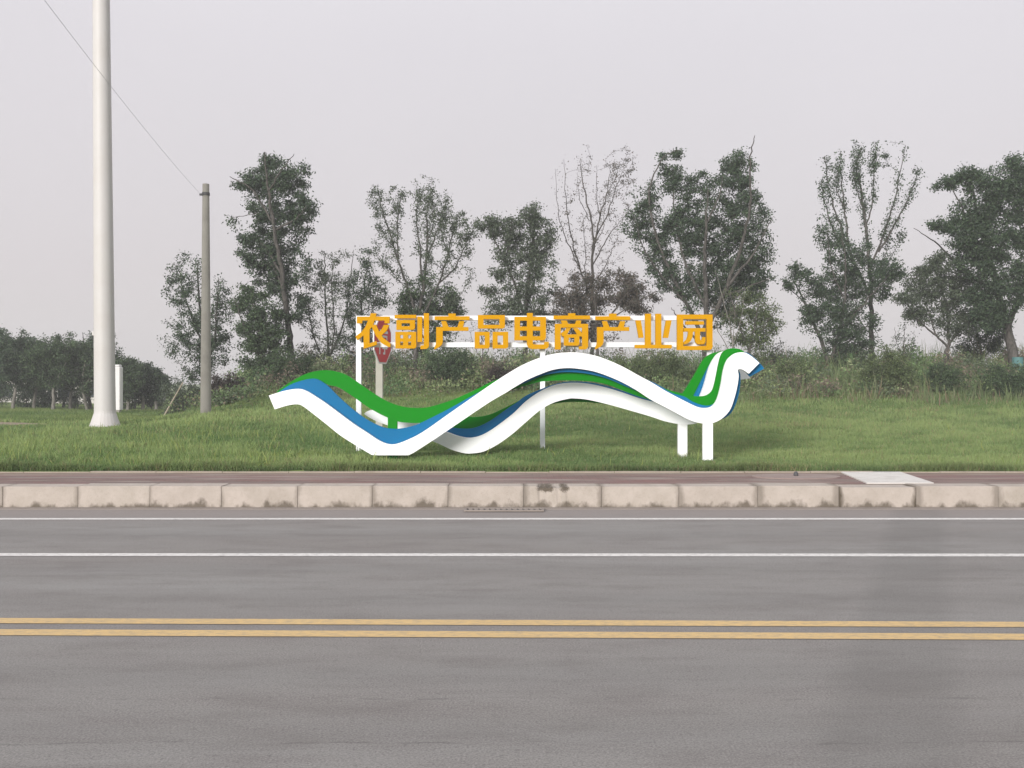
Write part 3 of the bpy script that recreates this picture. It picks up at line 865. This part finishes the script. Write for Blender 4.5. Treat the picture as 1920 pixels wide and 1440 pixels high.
# 2 tall dark tree
tree('tall_tree', 'tallest dark tree left of the sign with a heavy lopsided top', 'tree', 40, (548, 715),
     [([(548, 720), (547, 660), (543, 600), (538, 520), (528, 430), (520, 360), (518, 305)], .15, .02), ([(538, 520), (505, 470), (475, 445)], .06, .015), ([(528, 430), (490, 370), (450, 345)], .05, .012), ([(530, 440), (565, 420), (585, 395)], .05, .012), ([(522, 370), (550, 335), (572, 310)], .04, .01), ([(500, 410), (460, 415), (434, 412)], .015, .006), ([(540, 540), (515, 500), (480, 500)], .04, .01)],
     [(510, 325, 42, 30, 60), (550, 330, 28, 28, 34), (470, 348, 26, 18, 24), (525, 385, 50, 36, 70), (572, 395, 26, 26, 30), (520, 440, 60, 36, 90), (490, 475, 38, 30, 50), (535, 500, 46, 44, 70), (500, 520, 34, 30, 30), (540, 570, 36, 50, 50), (436, 412, 5, 5, 3)], 'dark', .13, 40, group=PG)
tree('bushy_tree', 'short dense bushy tree at the foot of the tallest tree', 'tree', 39, (497, 722),
     [([(497, 724), (495, 690), (490, 640), (480, 570)], .08, .015), ([(495, 690), (520, 640), (530, 590)], .05, .012), ([(494, 680), (465, 620), (450, 560)], .05, .012)],
     [(465, 560, 28, 30, 40), (490, 600, 40, 50, 70), (505, 660, 40, 48, 100), (470, 640, 26, 50, 36)], 'mid', .12, 44, group=PG)
# 3 slender multi-stem trees
tree('slender_tree', 'slender many stemmed thin leaved tree between the tall tree and the sign frame', 'tree', 41, (612, 712),
     [([(612, 716), (612, 660), (606, 580), (600, 500), (598, 465)], .06, .01), ([(612, 690), (585, 620), (575, 540)], .04, .008), ([(612, 680), (640, 600), (650, 520), (655, 462)], .045, .008), ([(613, 690), (628, 620), (626, 540), (630, 480)], .035, .008)],
     [(600, 510, 24, 45, 34), (640, 510, 26, 45, 34), (580, 570, 22, 50, 34), (622, 580, 40, 60, 66), (612, 660, 48, 45, 66)], 'grey', .105, 20, group=PG, spread=.13)
tree('slender_tree', 'thin dark leaved tree standing just behind the left post of the sign frame', 'tree', 41, (672, 708),
     [([(672, 712), (672, 650), (676, 570), (684, 500), (690, 462)], .06, .01), ([(673, 660), (655, 600), (650, 545)], .04, .008), ([(674, 640), (700, 580), (712, 540)], .04, .008)],
     [(688, 500, 20, 40, 22), (668, 560, 28, 45, 40), (706, 555, 22, 40, 28), (680, 630, 40, 50, 76), (700, 680, 30, 30, 40)], 'dark', .115, 28, group=PG)
# 4 bare-ish three-forked tree
tree('forked_tree', 'sparse tree forking into tall upright limbs above the left characters', 'tree', 40, (778, 702),
     [([(778, 706), (778, 650), (782, 590), (790, 520), (795, 450), (792, 380), (798, 335)], .10, .015),
      ([(780, 600), (765, 550), (748, 500), (728, 440), (708, 380), (700, 345)], .06, .012), ([(742, 480), (738, 420), (742, 360), (745, 345)], .035, .01), ([(735, 460), (718, 440), (700, 410)], .02, .008),
      ([(788, 530), (780, 450), (772, 390), (775, 345)], .045, .01), ([(792, 480), (810, 430), (825, 380), (832, 345)], .04, .01), ([(784, 600), (815, 540), (835, 480), (850, 420), (858, 395)], .05, .01),
      ([(822, 525), (850, 500), (875, 450), (892, 415)], .035, .008), ([(795, 440), (805, 400), (800, 345)], .025, .008), ([(838, 470), (826, 430), (830, 390)], .02, .007), ([(812, 548), (850, 560), (888, 505)], .02, .006), ([(760, 540), (735, 510), (700, 470)], .02, .006)],
     [(705, 375, 18, 30, 22), (742, 375, 16, 30, 18), (795, 370, 28, 36, 36), (855, 420, 26, 36, 36), (828, 400, 18, 36, 20), (885, 430, 18, 20, 14), (730, 460, 30, 50, 24), (800, 450, 40, 50, 34), (860, 480, 34, 40, 24)], 'grey', .11, 14, sleeve=30, group=PG, spread=.10)
tree('round_tree', 'small dense round tree behind the third orange character', 'tree', 41.5, (800, 705),
     [([(800, 708), (800, 660), (805, 600), (808, 550)], .07, .015), ([(802, 640), (835, 580), (850, 555)], .04, .01), ([(801, 640), (765, 590), (755, 560)], .04, .01)],
     [(805, 560, 46, 42, 90), (840, 590, 30, 40, 50), (765, 580, 26, 30, 36), (805, 640, 40, 30, 36)], 'mid', .12, 40, group=PG)
tree('sapling', 'small bare sapling behind the fourth orange character', 'tree', 39, (905, 704),
     [([(905, 707), (905, 670), (902, 630), (895, 590)], .03, .008), ([(905, 675), (922, 640), (932, 605)], .018, .006), ([(905, 680), (888, 645), (880, 620)], .018, .006), ([(903, 650), (915, 620), (916, 595)], .014, .005)],
     [(905, 630, 30, 30, 18)], 'grey', .09, 7, group=PG)
# 5 leafy tree centre
tree('leafy_tree', 'leafy tree with drooping side branches left of the bare tree', 'tree', 40, (985, 705),
     [([(985, 708), (985, 640), (988, 560), (995, 480), (1002, 420), (1000, 385)], .11, .015), ([(986, 600), (960, 520), (930, 455), (905, 415)], .055, .01), ([(987, 580), (1010, 500), (1035, 440)], .05, .01), ([(986, 610), (950, 560), (915, 545)], .03, .008), ([(986, 620), (1015, 570), (1035, 545)], .035, .009), ([(948, 490), (958, 440), (962, 410)], .03, .008)],
     [(1000, 405, 26, 24, 38), (925, 425, 28, 18, 34), (958, 440, 36, 30, 54), (1020, 445, 26, 36, 44), (985, 480, 44, 40, 70), (940, 500, 24, 34, 30), (1010, 520, 36, 40, 46), (920, 545, 18, 10, 12), (970, 570, 46, 34, 66), (1010, 600, 38, 40, 50), (930, 590, 28, 24, 26)], 'grey', .12, 30, group=PG)
# 6 bare tree
tree('bare_tree', 'nearly bare tree of thin upright twigs in the middle above the sign', 'tree', 41, (1112, 705),
     [([(1112, 708), (1112, 650), (1114, 580), (1115, 500), (1118, 430), (1110, 370), (1100, 310), (1097, 268)], .09, .008),
      ([(1113, 560), (1090, 500), (1072, 440), (1062, 380), (1057, 300)], .04, .006), ([(1090, 500), (1062, 440), (1048, 390), (1043, 310)], .025, .005), ([(1116, 470), (1130, 400), (1145, 350), (1152, 295)], .045, .007), ([(1120, 440), (1150, 380), (1170, 320), (1190, 272)], .03, .005), ([(1116, 490), (1150, 430), (1175, 400)], .03, .006), ([(1130, 400), (1124, 350), (1122, 300)], .02, .005),
      ([(1114, 540), (1145, 480), (1160, 440)], .025, .006), ([(1112, 400), (1092, 350), (1090, 300)], .018, .005), ([(1145, 350), (1165, 310), (1162, 280)], .016, .005), ([(1100, 520), (1098, 450), (1092, 400)], .02, .005), ([(1118, 450), (1136, 420), (1140, 370)], .018, .005)],
     [(1165, 310, 28, 34, 44), (1150, 380, 30, 46, 44), (1100, 310, 12, 34, 12), (1175, 350, 24, 44, 24), (1130, 460, 44, 60, 50), (1070, 420, 20, 70, 24), (1085, 500, 30, 40, 24)], 'brown', .085, 7, sleeve=8, group=PG, spread=.09)
tree('low_tree', 'low brownish dense tree below the bare tree behind the middle characters', 'tree', 40, (1120, 704),
     [([(1120, 707), (1120, 660), (1115, 600), (1110, 540)], .08, .015), ([(1118, 630), (1160, 570), (1185, 540)], .05, .01), ([(1118, 640), (1075, 580), (1055, 545)], .05, .01), ([(1140, 600), (1190, 570), (1225, 550)], .03, .008)],
     [(1105, 550, 44, 40, 80), (1060, 580, 30, 40, 46), (1160, 540, 36, 34, 56), (1195, 560, 36, 26, 46), (1110, 610, 60, 30, 60)], 'brown', .115, 40, group=PG)
# 7 large fan tree
tree('broad_tree', 'broad dense dark tree fanning out above the right end of the sign', 'tree', 40, (1322, 702),
     [([(1322, 706), (1320, 640), (1318, 580), (1312, 500), (1310, 430), (1312, 370)], .14, .02), ([(1320, 640), (1285, 570), (1250, 500), (1225, 430), (1215, 360), (1240, 300), (1272, 285)], .08, .008), ([(1320, 620), (1350, 550), (1375, 470), (1385, 400), (1380, 320), (1385, 285)], .09, .01), ([(1285, 570), (1245, 530), (1205, 480), (1180, 420)], .05, .01), ([(1318, 580), (1280, 490), (1265, 400), (1262, 320)], .06, .01), ([(1355, 540), (1400, 480), (1430, 420)], .06, .01), ([(1345, 560), (1400, 540), (1450, 520)], .045, .008), ([(1322, 660), (1276, 600), (1262, 575)], .05, .01), ([(1312, 430), (1335, 380), (1345, 340)], .04, .01)],
     [(1268, 290, 10, 10, 7), (1242, 305, 10, 14, 7), (1262, 335, 26, 26, 36), (1215, 370, 26, 30, 30), (1310, 360, 28, 36, 44), (1385, 310, 28, 30, 38), (1375, 360, 44, 40, 80), (1290, 410, 50, 40, 90), (1195, 420, 26, 26, 30), (1235, 450, 40, 40, 60), (1390, 420, 48, 44, 100), (1330, 460, 50, 44, 100), (1410, 480, 34, 34, 60), (1260, 510, 40, 36, 60), (1360, 520, 50, 40, 90), (1310, 550, 40, 44, 60), (1425, 530, 28, 26, 40), (1375, 580, 36, 40, 50)], 'dark', .125, 36, group=PG)
tree('yellowish_tree', 'small yellow green bushy tree at the right foot of the broad tree', 'tree', 38.5, (1402, 700),
     [([(1402, 703), (1402, 660), (1408, 610), (1415, 560)], .06, .012), ([(1403, 660), (1380, 600), (1365, 550)], .035, .008), ([(1404, 650), (1430, 610), (1448, 580)], .035, .008)],
     [(1410, 575, 28, 36, 44), (1440, 600, 26, 26, 40), (1415, 635, 38, 36, 56), (1375, 590, 22, 60, 20)], 'fresh', .105, 30, group=PG)
# 8 leaning-limb tree and 9 bare upright
tree('upright_tree', 'tall sparse tree with knobbly upright limbs right of the sign', 'tree', 41, (1640, 702),
     [([(1640, 706), (1638, 640), (1640, 570), (1642, 500), (1640, 420), (1636, 360), (1628, 300), (1640, 262)], .11, .015),
      ([(1641, 560), (1610, 490), (1585, 430), (1562, 360), (1550, 290)], .06, .012), ([(1612, 495), (1570, 440), (1545, 380), (1535, 340)], .04, .01), ([(1600, 460), (1598, 380), (1600, 310), (1606, 262)], .045, .01), ([(1642, 500), (1665, 430), (1680, 370), (1694, 275)], .05, .01), ([(1655, 470), (1685, 410), (1705, 360), (1712, 322)], .045, .01), ([(1640, 420), (1655, 360), (1658, 300), (1662, 265)], .035, .01), ([(1641, 530), (1668, 490), (1680, 430)], .03, .008), ([(1644, 540), (1690, 470), (1714, 425)], .018, .006), ([(1600, 390), (1580, 340), (1585, 300)], .025, .008), ([(1638, 390), (1620, 340), (1610, 300)], .025, .008)],
     [(1640, 300, 10, 36, 14), (1555, 310, 8, 25, 6), (1605, 290, 8, 26, 8), (1662, 290, 8, 26, 8)], 'dark', .12, 12, sleeve=34, group=PG, spread=.10)
tree('spreading_tree', 'dense low tree with a long leaning left limb under the knobbly upright tree', 'tree', 40, (1562, 700),
     [([(1562, 704), (1545, 650), (1525, 600), (1510, 560), (1495, 525)], .09, .015), ([(1555, 680), (1570, 620), (1575, 550), (1570, 490), (1560, 440)], .07, .01), ([(1570, 620), (1610, 570), (1650, 520)], .05, .01), ([(1560, 670), (1600, 630), (1630, 600)], .05, .01), ([(1512, 565), (1490, 545), (1474, 528)], .025, .008), ([(1572, 560), (1545, 500), (1535, 440)], .03, .008)],
     [(1500, 520, 18, 26, 26), (1478, 530, 10, 10, 7), (1520, 585, 20, 36, 30), (1560, 440, 26, 36, 18), (1590, 480, 40, 30, 40), (1575, 530, 50, 44, 100), (1625, 530, 44, 40, 76), (1670, 505, 24, 22, 28), (1560, 600, 40, 44, 70), (1600, 620, 44, 40, 76), (1585, 665, 44, 22, 50)], 'dark', .12, 34, group=PG)
tree('sapling', 'thin leafy sapling right of the knobbly upright tree', 'tree', 40, (1692, 700),
     [([(1692, 703), (1692, 670), (1690, 630), (1688, 600)], .03, .006), ([(1692, 680), (1710, 650), (1716, 630)], .015, .005), ([(1692, 675), (1675, 640), (1668, 615)], .015, .005)],
     [(1690, 625, 26, 28, 18), (1700, 660, 26, 14, 8)], 'dark', .10, 9, group=PG)
tree('crooked_tree', 'small tree with a short dark crooked trunk between the upright tree and the right edge', 'tree', 39, (1780, 700),
     [([(1780, 704), (1780, 670), (1784, 640), (1790, 600), (1785, 540), (1770, 490)], .09, .015), ([(1782, 650), (1755, 625), (1725, 600), (1690, 565)], .05, .01), ([(1783, 645), (1810, 610), (1830, 570)], .05, .01), ([(1760, 630), (1740, 560), (1735, 510)], .03, .008)],
     [(1765, 500, 36, 28, 60), (1735, 540, 30, 40, 56), (1700, 560, 22, 16, 20), (1790, 550, 40, 44, 90), (1730, 590, 26, 20, 26), (1825, 560, 30, 44, 56), (1790, 610, 34, 24, 36)], 'grey', .115, 36, group=PG)
tree('big_tree', 'large dense tree at the right edge with a teal painted band on its trunk', 'tree', 38, (1908, 702),
     [([(1908, 706), (1905, 650), (1900, 600), (1890, 520), (1880, 440), (1872, 370), (1870, 320)], .20, .025), ([(1902, 610), (1930, 540), (1950, 450), (1945, 350)], .12, .02), ([(1892, 530), (1850, 470), (1810, 400), (1775, 345)], .07, .012), ([(1890, 540), (1840, 510), (1790, 450), (1745, 415)], .06, .01), ([(1880, 440), (1900, 380), (1915, 320), (1925, 290)], .05, .01), ([(1900, 600), (1850, 560), (1820, 540)], .06, .01), ([(1930, 540), (1985, 480), (2020, 430)], .07, .01)],
     [(1815, 330, 26, 16, 34), (1850, 350, 34, 30, 56), (1775, 345, 20, 10, 16), (1905, 320, 24, 30, 40), (1900, 380, 44, 36, 80), (1830, 400, 44, 30, 76), (1765, 420, 22, 12, 20), (1800, 440, 34, 26, 50), (1870, 450, 50, 40, 100), (1940, 430, 50, 60, 110), (1830, 490, 40, 34, 70), (1890, 530, 56, 44, 120), (1960, 530, 50, 50, 90), (1850, 570, 44, 34, 70), (2010, 450, 40, 50, 60), (1852, 600, 30, 24, 30), (1945, 340, 30, 40, 50)], 'dark', .125, 38, group=PG, band=(.25, .95, .19))
tree('undergrowth_tree', 'low dark tree in the gap left of the teal banded trunk', 'tree', 42, (1848, 700),
     [([(1848, 704), (1848, 660), (1845, 620), (1840, 590)], .06, .012), ([(1848, 670), (1870, 630), (1880, 600)], .03, .008), ([(1848, 675), (1825, 640), (1815, 610)], .03, .008)],
     [(1845, 620, 36, 34, 60), (1862, 650, 22, 30, 30), (1822, 660, 28, 26, 36)], 'dark', .115, 36, group=PG)
# two slim wispy ones rising behind to fill
tree('wispy_tree', 'wispy pale twigged tree in front of the right half of the broad tree', 'tree', 37.5, (1376, 700),
     [([(1376, 703), (1378, 650), (1372, 600), (1360, 540), (1352, 500)], .035, .006), ([(1377, 650), (1395, 600), (1405, 545)], .02, .005), ([(1376, 670), (1350, 620), (1335, 570)], .02, .005), ([(1378, 640), (1385, 590), (1380, 540)], .015, .005)],
     [(1370, 570, 30, 50, 16)], 'brown', .09, 6, bark_m='bark_pale', group=PG)

# left row of trees
LG = 'dense trees in the row at the far left'
row = [(-30, 610, 53, 62), (22, 615, 52, 52), (62, 628, 55, 46), (100, 622, 52, 50), (132, 628, 56, 44), (165, 640, 53, 42), (205, 655, 54, 38), (238, 668, 53, 34), (268, 678, 56, 30), (292, 690, 54, 26)]
words = ['dark tree cut by the left picture edge', 'leafy dark tree second from the left picture edge in the far row', 'third dark tree in the far left row', 'dark tree with the domed top left of the mast pole in the far row', 'dark tree next left of the domed one beside the mast pole',
         'dark tree immediately left of the mast pole in the far row', 'dark tree partly hidden by the mast pole in the far row', 'dark tree just right of the white box in the far row', 'smaller dark tree second from the right end of the far row', 'smallest dark tree at the right end of the far left row']
words[3], words[4] = 'domed dark tree midway between the left picture edge and the mast pole', 'dark tree between the domed tree and the tree beside the mast pole'
for (px, ty, D, w), lab in zip(row, words):
    rr = random.Random(px)
    by = 771
    h = by - ty
    tree('row_tree', lab, 'tree', D, (px, by),
         [([(px, by), (px + rr.uniform(-3, 3), by - h * .35), (px + rr.uniform(-6, 6), ty + h * .25)], .10, .02), ([(px, by - h * .35), (px - w * .6, ty + h * .35)], .05, .01), ([(px, by - h * .35), (px + w * .6, ty + h * .35)], .05, .01)],
         [(px, ty + h * .2, w * .75, h * .18, 56), (px - w * .45, ty + h * .36, w * .6, h * .2, 44), (px + w * .45, ty + h * .36, w * .6, h * .2, 44), (px, ty + h * .45, w * .8, h * .2, 56), (px, ty + h * .60, w * .7, h * .14, 24)],
         'dark' if rr.random() < .6 else 'mid', .14, 34, group=LG, bark_m='bark_pale')
for px, ty, D, w, lab in ((-5, 622, 60, 50, 'far dark tree in the gap right of the tree cut by the left picture edge'), (80, 640, 61, 46, 'far dark tree in the gap left of the domed tree'), (118, 640, 60, 46, 'far dark tree in the gap right of the domed tree'), (222, 668, 61, 36, 'far dark tree in the gap behind the white box'), (252, 680, 60, 30, 'far dark tree in the gap right of the white box')):
    by = 764; h = by - ty
    tree('row_tree', lab, 'tree', D, (px, by), [([(px, by), (px + 2, by - h * .4), (px - 2, ty + h * .25)], .09, .02)],
         [(px, ty + h * .22, w * .8, h * .2, 40), (px - w * .4, ty + h * .45, w * .7, h * .25, 40), (px + w * .4, ty + h * .45, w * .7, h * .25, 40), (px, ty + h * .66, w * .9, h * .20, 34)], 'dark', .15, 24, group=LG)
tree('row_tree', 'thin topped dark tree peeping out above the row behind the mast pole', 'tree', 58, (170, 768),
     [([(170, 768), (170, 700), (170, 625)], .10, .015)], [(172, 640, 14, 22, 24), (212, 650, 12, 22, 14), (180, 665, 26, 24, 30)], 'dark', .13, 30, group=LG)

for px, w, top, lab in ((-8, 30, 700, 'low dark shrub at the left picture edge under the far row'), (48, 30, 706, 'low dark shrub between the second and third far row trunks'), (84, 24, 722, 'small dark shrub before the pale house under the far row'), (140, 34, 704, 'low dark shrub under the far row left of the mast pole'), (245, 30, 706, 'low dark shrub right of the white box under the far row'), (285, 30, 716, 'low dark shrub under the smallest far row trees')):
    tree('shrub', lab, 'shrub', 58, (px, 764), [([(px, 764), (px + 2, 740), (px - 1, top + 12)], .04, .01)], [(px, (764 + top) / 2, w, (764 - top) * .45, 90)], 'dark', .13, 22, group='low shrubs under the far left trees')
# shrubs
def shrub(name, label, D, px, top, w, color, n=70, leaf=.09, per=30, base=None):
    by = base or 720 + (EYE - gz((px - 960) / F * D, D)) * F / D
    h = by - top
    return tree(name, label, 'shrub', D, (px, by), [([(px, by), (px + 2, by - h * .3), (px - 1, by - h * .6)], .03, .008), ([(px, by - 2), (px - w * .5, by - h * .55)], .02, .006), ([(px, by - 2), (px + w * .5, by - h * .55)], .02, .006)],
                [(px, by - h * .55, w, h * .45, n), (px - w * .4, by - h * .4, w * .6, h * .36, n // 2), (px + w * .4, by - h * .4, w * .6, h * .36, n // 2)], color, leaf, per, group='shrubs among the weeds on the mound', spread=.12)
shrub('shrub', 'dark maroon shrub low beside the concrete pole', 37, 428, 702, 36, 'maroon')
shrub('shrub', 'green shrub right of the dark maroon one below the bushy tree', 37, 552, 660, 40, 'mid', 80)
shrub('shrub', 'round green shrub below the third orange character', 37, 843, 650, 44, 'mid', 110)
shrub('shrub', 'dark purple shrub behind the front white crest on its left side', 36, 945, 682, 30, 'maroon')
shrub('shrub', 'bushy olive shrub behind the falling white ribbon right of the crest', 36.5, 1240, 655, 52, 'fresh', 130)
shrub('shrub', 'olive shrub left of the olive one behind the white crest', 37.5, 1172, 668, 36, 'fresh', 70)
shrub('shrub', 'light green shrub just right of the bird head', 37, 1480, 668, 30, 'fresh', 50)
shrub('shrub', 'tall olive shrub in the weeds below the knobbly upright tree', 36, 1662, 652, 44, 'fresh', 100)
shrub('shrub', 'round dark green shrub at the right picture edge', 35, 1888, 684, 44, 'mid', 130)
shrub('shrub', 'low green shrub in the weeds below the crooked tree', 36, 1762, 684, 34, 'mid', 60)
shrub('shrub', 'airy sapling shrub left of the leaning limb tree', 40, 1462, 636, 30, 'grey', 30, .09, 10)
shrub('shrub', 'low bushes filling the slope right of the far left row', 44, 340, 700, 40, 'grey', 80, .1, 22)

# ------------------------------------------------------------------ grass and weeds
rg = np.random.default_rng(7)
def blades(name, X, Y, h, wd, lean, tint, label, mat):
    ok = ((X + 16.9) / 2.6) ** 2 + ((Y - 33.0) / 1.2) ** 2 > rg.uniform(.75, 1.2, len(X))     # nothing grows on the bare patch
    ok &= ~((Y < 33) & (Y > 26) & (X < -13.6) & (h > .12))
    X, Y, h, wd, tint = X[ok], Y[ok], h[ok], wd[ok], tint[ok]
    n = len(X)
    Zg = ground_z(X, Y) - .01
    a = rg.uniform(0, 2 * np.pi, n)
    side = np.stack([np.cos(a), np.sin(a), np.zeros(n)], -1) * wd[:, None] * .5
    b = np.stack([X, Y, Zg], -1)
    d = rg.normal(size=(n, 3)) * lean; d[:, 2] = 1; d = unit(d)
    mid = b + d * h[:, None] * .55
    d2 = d + rg.normal(size=(n, 3)) * np.array([lean, lean, 0]) * 1.3; d2 = unit(d2)
    tip = mid + d2 * h[:, None] * .45
    v = np.stack([b - side, b + side, mid + side * .75, mid - side * .75, tip + side * .15, tip - side * .15], 1).reshape(-1, 3)
    k = np.arange(n)[:, None] * 6
    f = np.concatenate([k + np.array([[0, 1, 2, 3]]), k + np.array([[3, 2, 4, 5]])], 0)
    me = np_mesh(name, v, f, np.concatenate([tint, tint]))
    return tag(link_mesh(name, me, mat), label, kind='stuff')

def fbm(X, Y, f):
    o = np.zeros_like(X); am = 1.0
    for i in range(4):
        o += am * np.sin(X * f * 1.0 + 1.7 * i + 1.3 * np.sin(Y * f * .8 + i)) * np.sin(Y * f * 1.1 + 2.1 * i + 1.1 * np.sin(X * f * .7 + 2 * i)); f *= 2.1; am *= .55
    return o

def mixt(a, b, t): return np.asarray(a)[None] * (1 - t[:, None]) + np.asarray(b)[None] * t[:, None]

N = 330000
Y = 16.08 + (rg.random(N) ** 1.5) * 18.5
X = (rg.random(N) * 2 - 1) * (Y * .52 + .6)
big = fbm(X, Y, .35); fine = fbm(X, Y, 2.2)
px = X / Y * F + 960
leftness = 1 - sstep(520, 760, px)
rightness = sstep(900, 1150, px)
keep = (fine > -1.1)
hh = (.05 + .055 * rg.random(N)) * (1 + .5 * np.clip(fine, -1, 1)) + leftness * .075 * rg.random(N) * sstep(-.3, .6, fine) + sstep(22, 32, Y) * .03
hh += (Y < 16.5) * .05 * rg.random(N)
t = np.clip(.45 + .50 * big + .40 * fine + .2 * fbm(X, Y, 6.0) + rg.normal(size=N) * .15, 0, 1)
tint = mixt((.112, .192, .062), (.272, .352, .130), t)
tint = tint * (1 - (rightness * .22)[:, None]) + np.array([.17, .205, .10])[None] * (rightness * .22)[:, None]
dry = (rg.random(N) < .06 + .05 * (Y < 16.4) + .25 * np.clip(fbm(X, Y, .8) - .55, 0, 1))
tint[dry] = np.array([.30, .27, .14]) * rg.uniform(.7, 1.1, (dry.sum(), 1))
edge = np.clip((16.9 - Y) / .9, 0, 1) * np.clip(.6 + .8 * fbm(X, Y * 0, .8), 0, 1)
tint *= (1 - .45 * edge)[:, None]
s = keep
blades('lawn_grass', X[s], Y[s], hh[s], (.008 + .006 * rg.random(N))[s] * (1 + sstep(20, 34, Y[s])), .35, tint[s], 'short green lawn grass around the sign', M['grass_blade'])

# taller yellow-green weeds dotted through the left lawn
N = 16000
Y = 16.5 + rg.random(N) ** 1.3 * 14; X = (rg.random(N) * 2 - 1) * (Y * .5 + .5)
px = X / Y * F + 960
cl = fbm(X, Y, 1.3)
s = (rg.random(N) < (1 - sstep(450, 900, px)) * np.clip(.35 + .7 * cl, 0, 1) + .03)
n = s.sum()
blades('lawn_weeds', X[s], Y[s], rg.uniform(.12, .30, n), rg.uniform(.010, .022, n), .3, mixt((.12, .20, .055), (.29, .33, .10), rg.random(n)), 'taller yellow green weeds in the left lawn', M['grass_blade'])

# flat left lawn, farther away
N = 60000
Y = 30 + rg.random(N) * 24; X = -rg.random(N) * 17 - 9.5
blades('far_lawn_grass', X, Y, rg.uniform(.06, .16, N), rg.uniform(.014, .026, N), .35, mixt((.10, .165, .05), (.21, .26, .085), np.clip(.5 + .4 * fbm(X, Y, .5) + rg.normal(size=N) * .2, 0, 1)), 'lawn grass under the far left trees', M['grass_blade'])

# tall weed belt on the mound
N = 85000
Y = 33.6 + rg.random(N) * 10; X = -11.2 + rg.random(N) * 36
big = fbm(X, Y, .45); fine = fbm(X, Y, 1.9)
front = 34.2 + .7 * fbm(X, X * 0 + 3, .6) + 1.4 * (1 - sstep(-3, 3, X)) - .5 * sstep(6, 12, X)
s = (Y > front + .9 * rg.random(N) ** 2) & (rg.random(N) < .55 + .45 * fine)
X, Y, big, fine = X[s], Y[s], big[s], fine[s]; n = len(X); front = front[s]
h = (.12 + .48 * rg.random(n) ** 2.2) * (1 + .7 * np.clip(fine, -.8, 1)) * (.55 + .45 * sstep(0, 1.6, Y - front)) * (.75 + .35 * sstep(-6, 2, X)) * (1 + .40 * sstep(37.5, 40, Y) * np.clip(.6 + fine, .3, 1.3))
t = np.clip(.5 + .45 * big + .2 * rg.normal(size=n), 0, 1)
tint = mixt((.100, .160, .068), (.230, .275, .125), t)
red = (rg.random(n) < np.clip(.55 - .35 * (Y - front), 0, .5) * np.clip(.55 + .6 * big, .15, 1) + .05)
tint[red] = np.array([.26, .185, .13]) * rg.uniform(.6, 1.2, (red.sum(), 1))
pale = rg.random(n) < .10
tint[pale] = np.array([.26, .26, .17]) * rg.uniform(.7, 1.1, (pale.sum(), 1))
blades('tall_weeds', X, Y, h, rg.uniform(.012, .03, n), .22, tint, 'tall wild weeds and grasses along the mound below the trees', M['grass_blade'])
# broad leaves in the weed belt
n = 60000
X = -11.2 + rg.random(n) * 36; Y = 34.3 + rg.random(n) * 7
fine = fbm(X, Y, 1.4)
s = (rg.random(n) < .35 + .5 * fine); X, Y, fine = X[s], Y[s], fine[s]; n = len(X)
P = np.stack([X, Y, ground_z(X, Y) + rg.random(n) ** 1.3 * (.5 + .35 * np.clip(fine, -.5, 1))], -1)
pal = np.array([(.08, .135, .058), (.12, .18, .072), (.18, .22, .10), (.21, .235, .13), (.16, .13, .10), (.09, .115, .07)])
QP, QT = [], []
for k in range(560):                                            # leafy forbs standing in the belt
    cx = -10.5 + rg.random() * 31; cy = 35.2 + rg.random() * 7.5
    r = rg.uniform(.25, .75); hgt = rg.uniform(.3, 1.0) * (1.25 if cy > 39 else 1 if cy > 36.5 else .7); m = int(360 * r * (hgt + .3))
    d = unit(rg.normal(size=(m, 3))) * rg.random((m, 1)) ** .4
    q = np.stack([cx + d[:, 0] * r, cy + d[:, 1] * r, d[:, 2]], -1)
    q[:, 2] = ground_z(q[:, 0], q[:, 1]) + .05 + hgt * (.5 + .5 * q[:, 2]) * (1 - .35 * (d[:, 0] ** 2))
    QP.append(q); QT.append(np.repeat(pal[rg.integers(0, 6)][None], m, 0))
QP = np.concatenate(QP); QT = np.concatenate(QT)
v, f, tint = leaves(rg, QP, .10, .45, -.3, [(1, 1, 1)])
tag(link_mesh('weed_clumps', np_mesh('weed_clumps', v, f, tint * QT * 1.25), M['leaf']), 'leafy weed clumps of mixed greens crowding the mound', kind='stuff')
v, f, tint = leaves(rg, P, .10, .5, .1, [(.10, .155, .066), (.14, .20, .080), (.18, .22, .10), (.18, .145, .10)])
tag(link_mesh('weed_leaves', np_mesh('weed_leaves', v, f, tint), M['leaf']), 'broad leaved weeds mixed into the tall grasses on the mound', kind='stuff')

# ------------------------------------------------------------------ summer haze
bm = bmesh.new(); box(bm, -180, 180, -25, 330, -2, 20)
hz = bpy.data.materials.new('haze'); hz.use_nodes = True
hn = hz.node_tree.nodes; hn.clear()
ho = hn.new('ShaderNodeOutputMaterial'); hv = hn.new('ShaderNodeVolumePrincipled')
hv.inputs['Color'].default_value = (0.96, 0.95, 0.96, 1)
hv.inputs['Density'].default_value = HAZE
hz.node_tree.links.new(hv.outputs[0], ho.inputs['Volume'])
tag(from_bm('haze', bm, hz), 'thin pale summer haze over the whole place', kind='stuff')
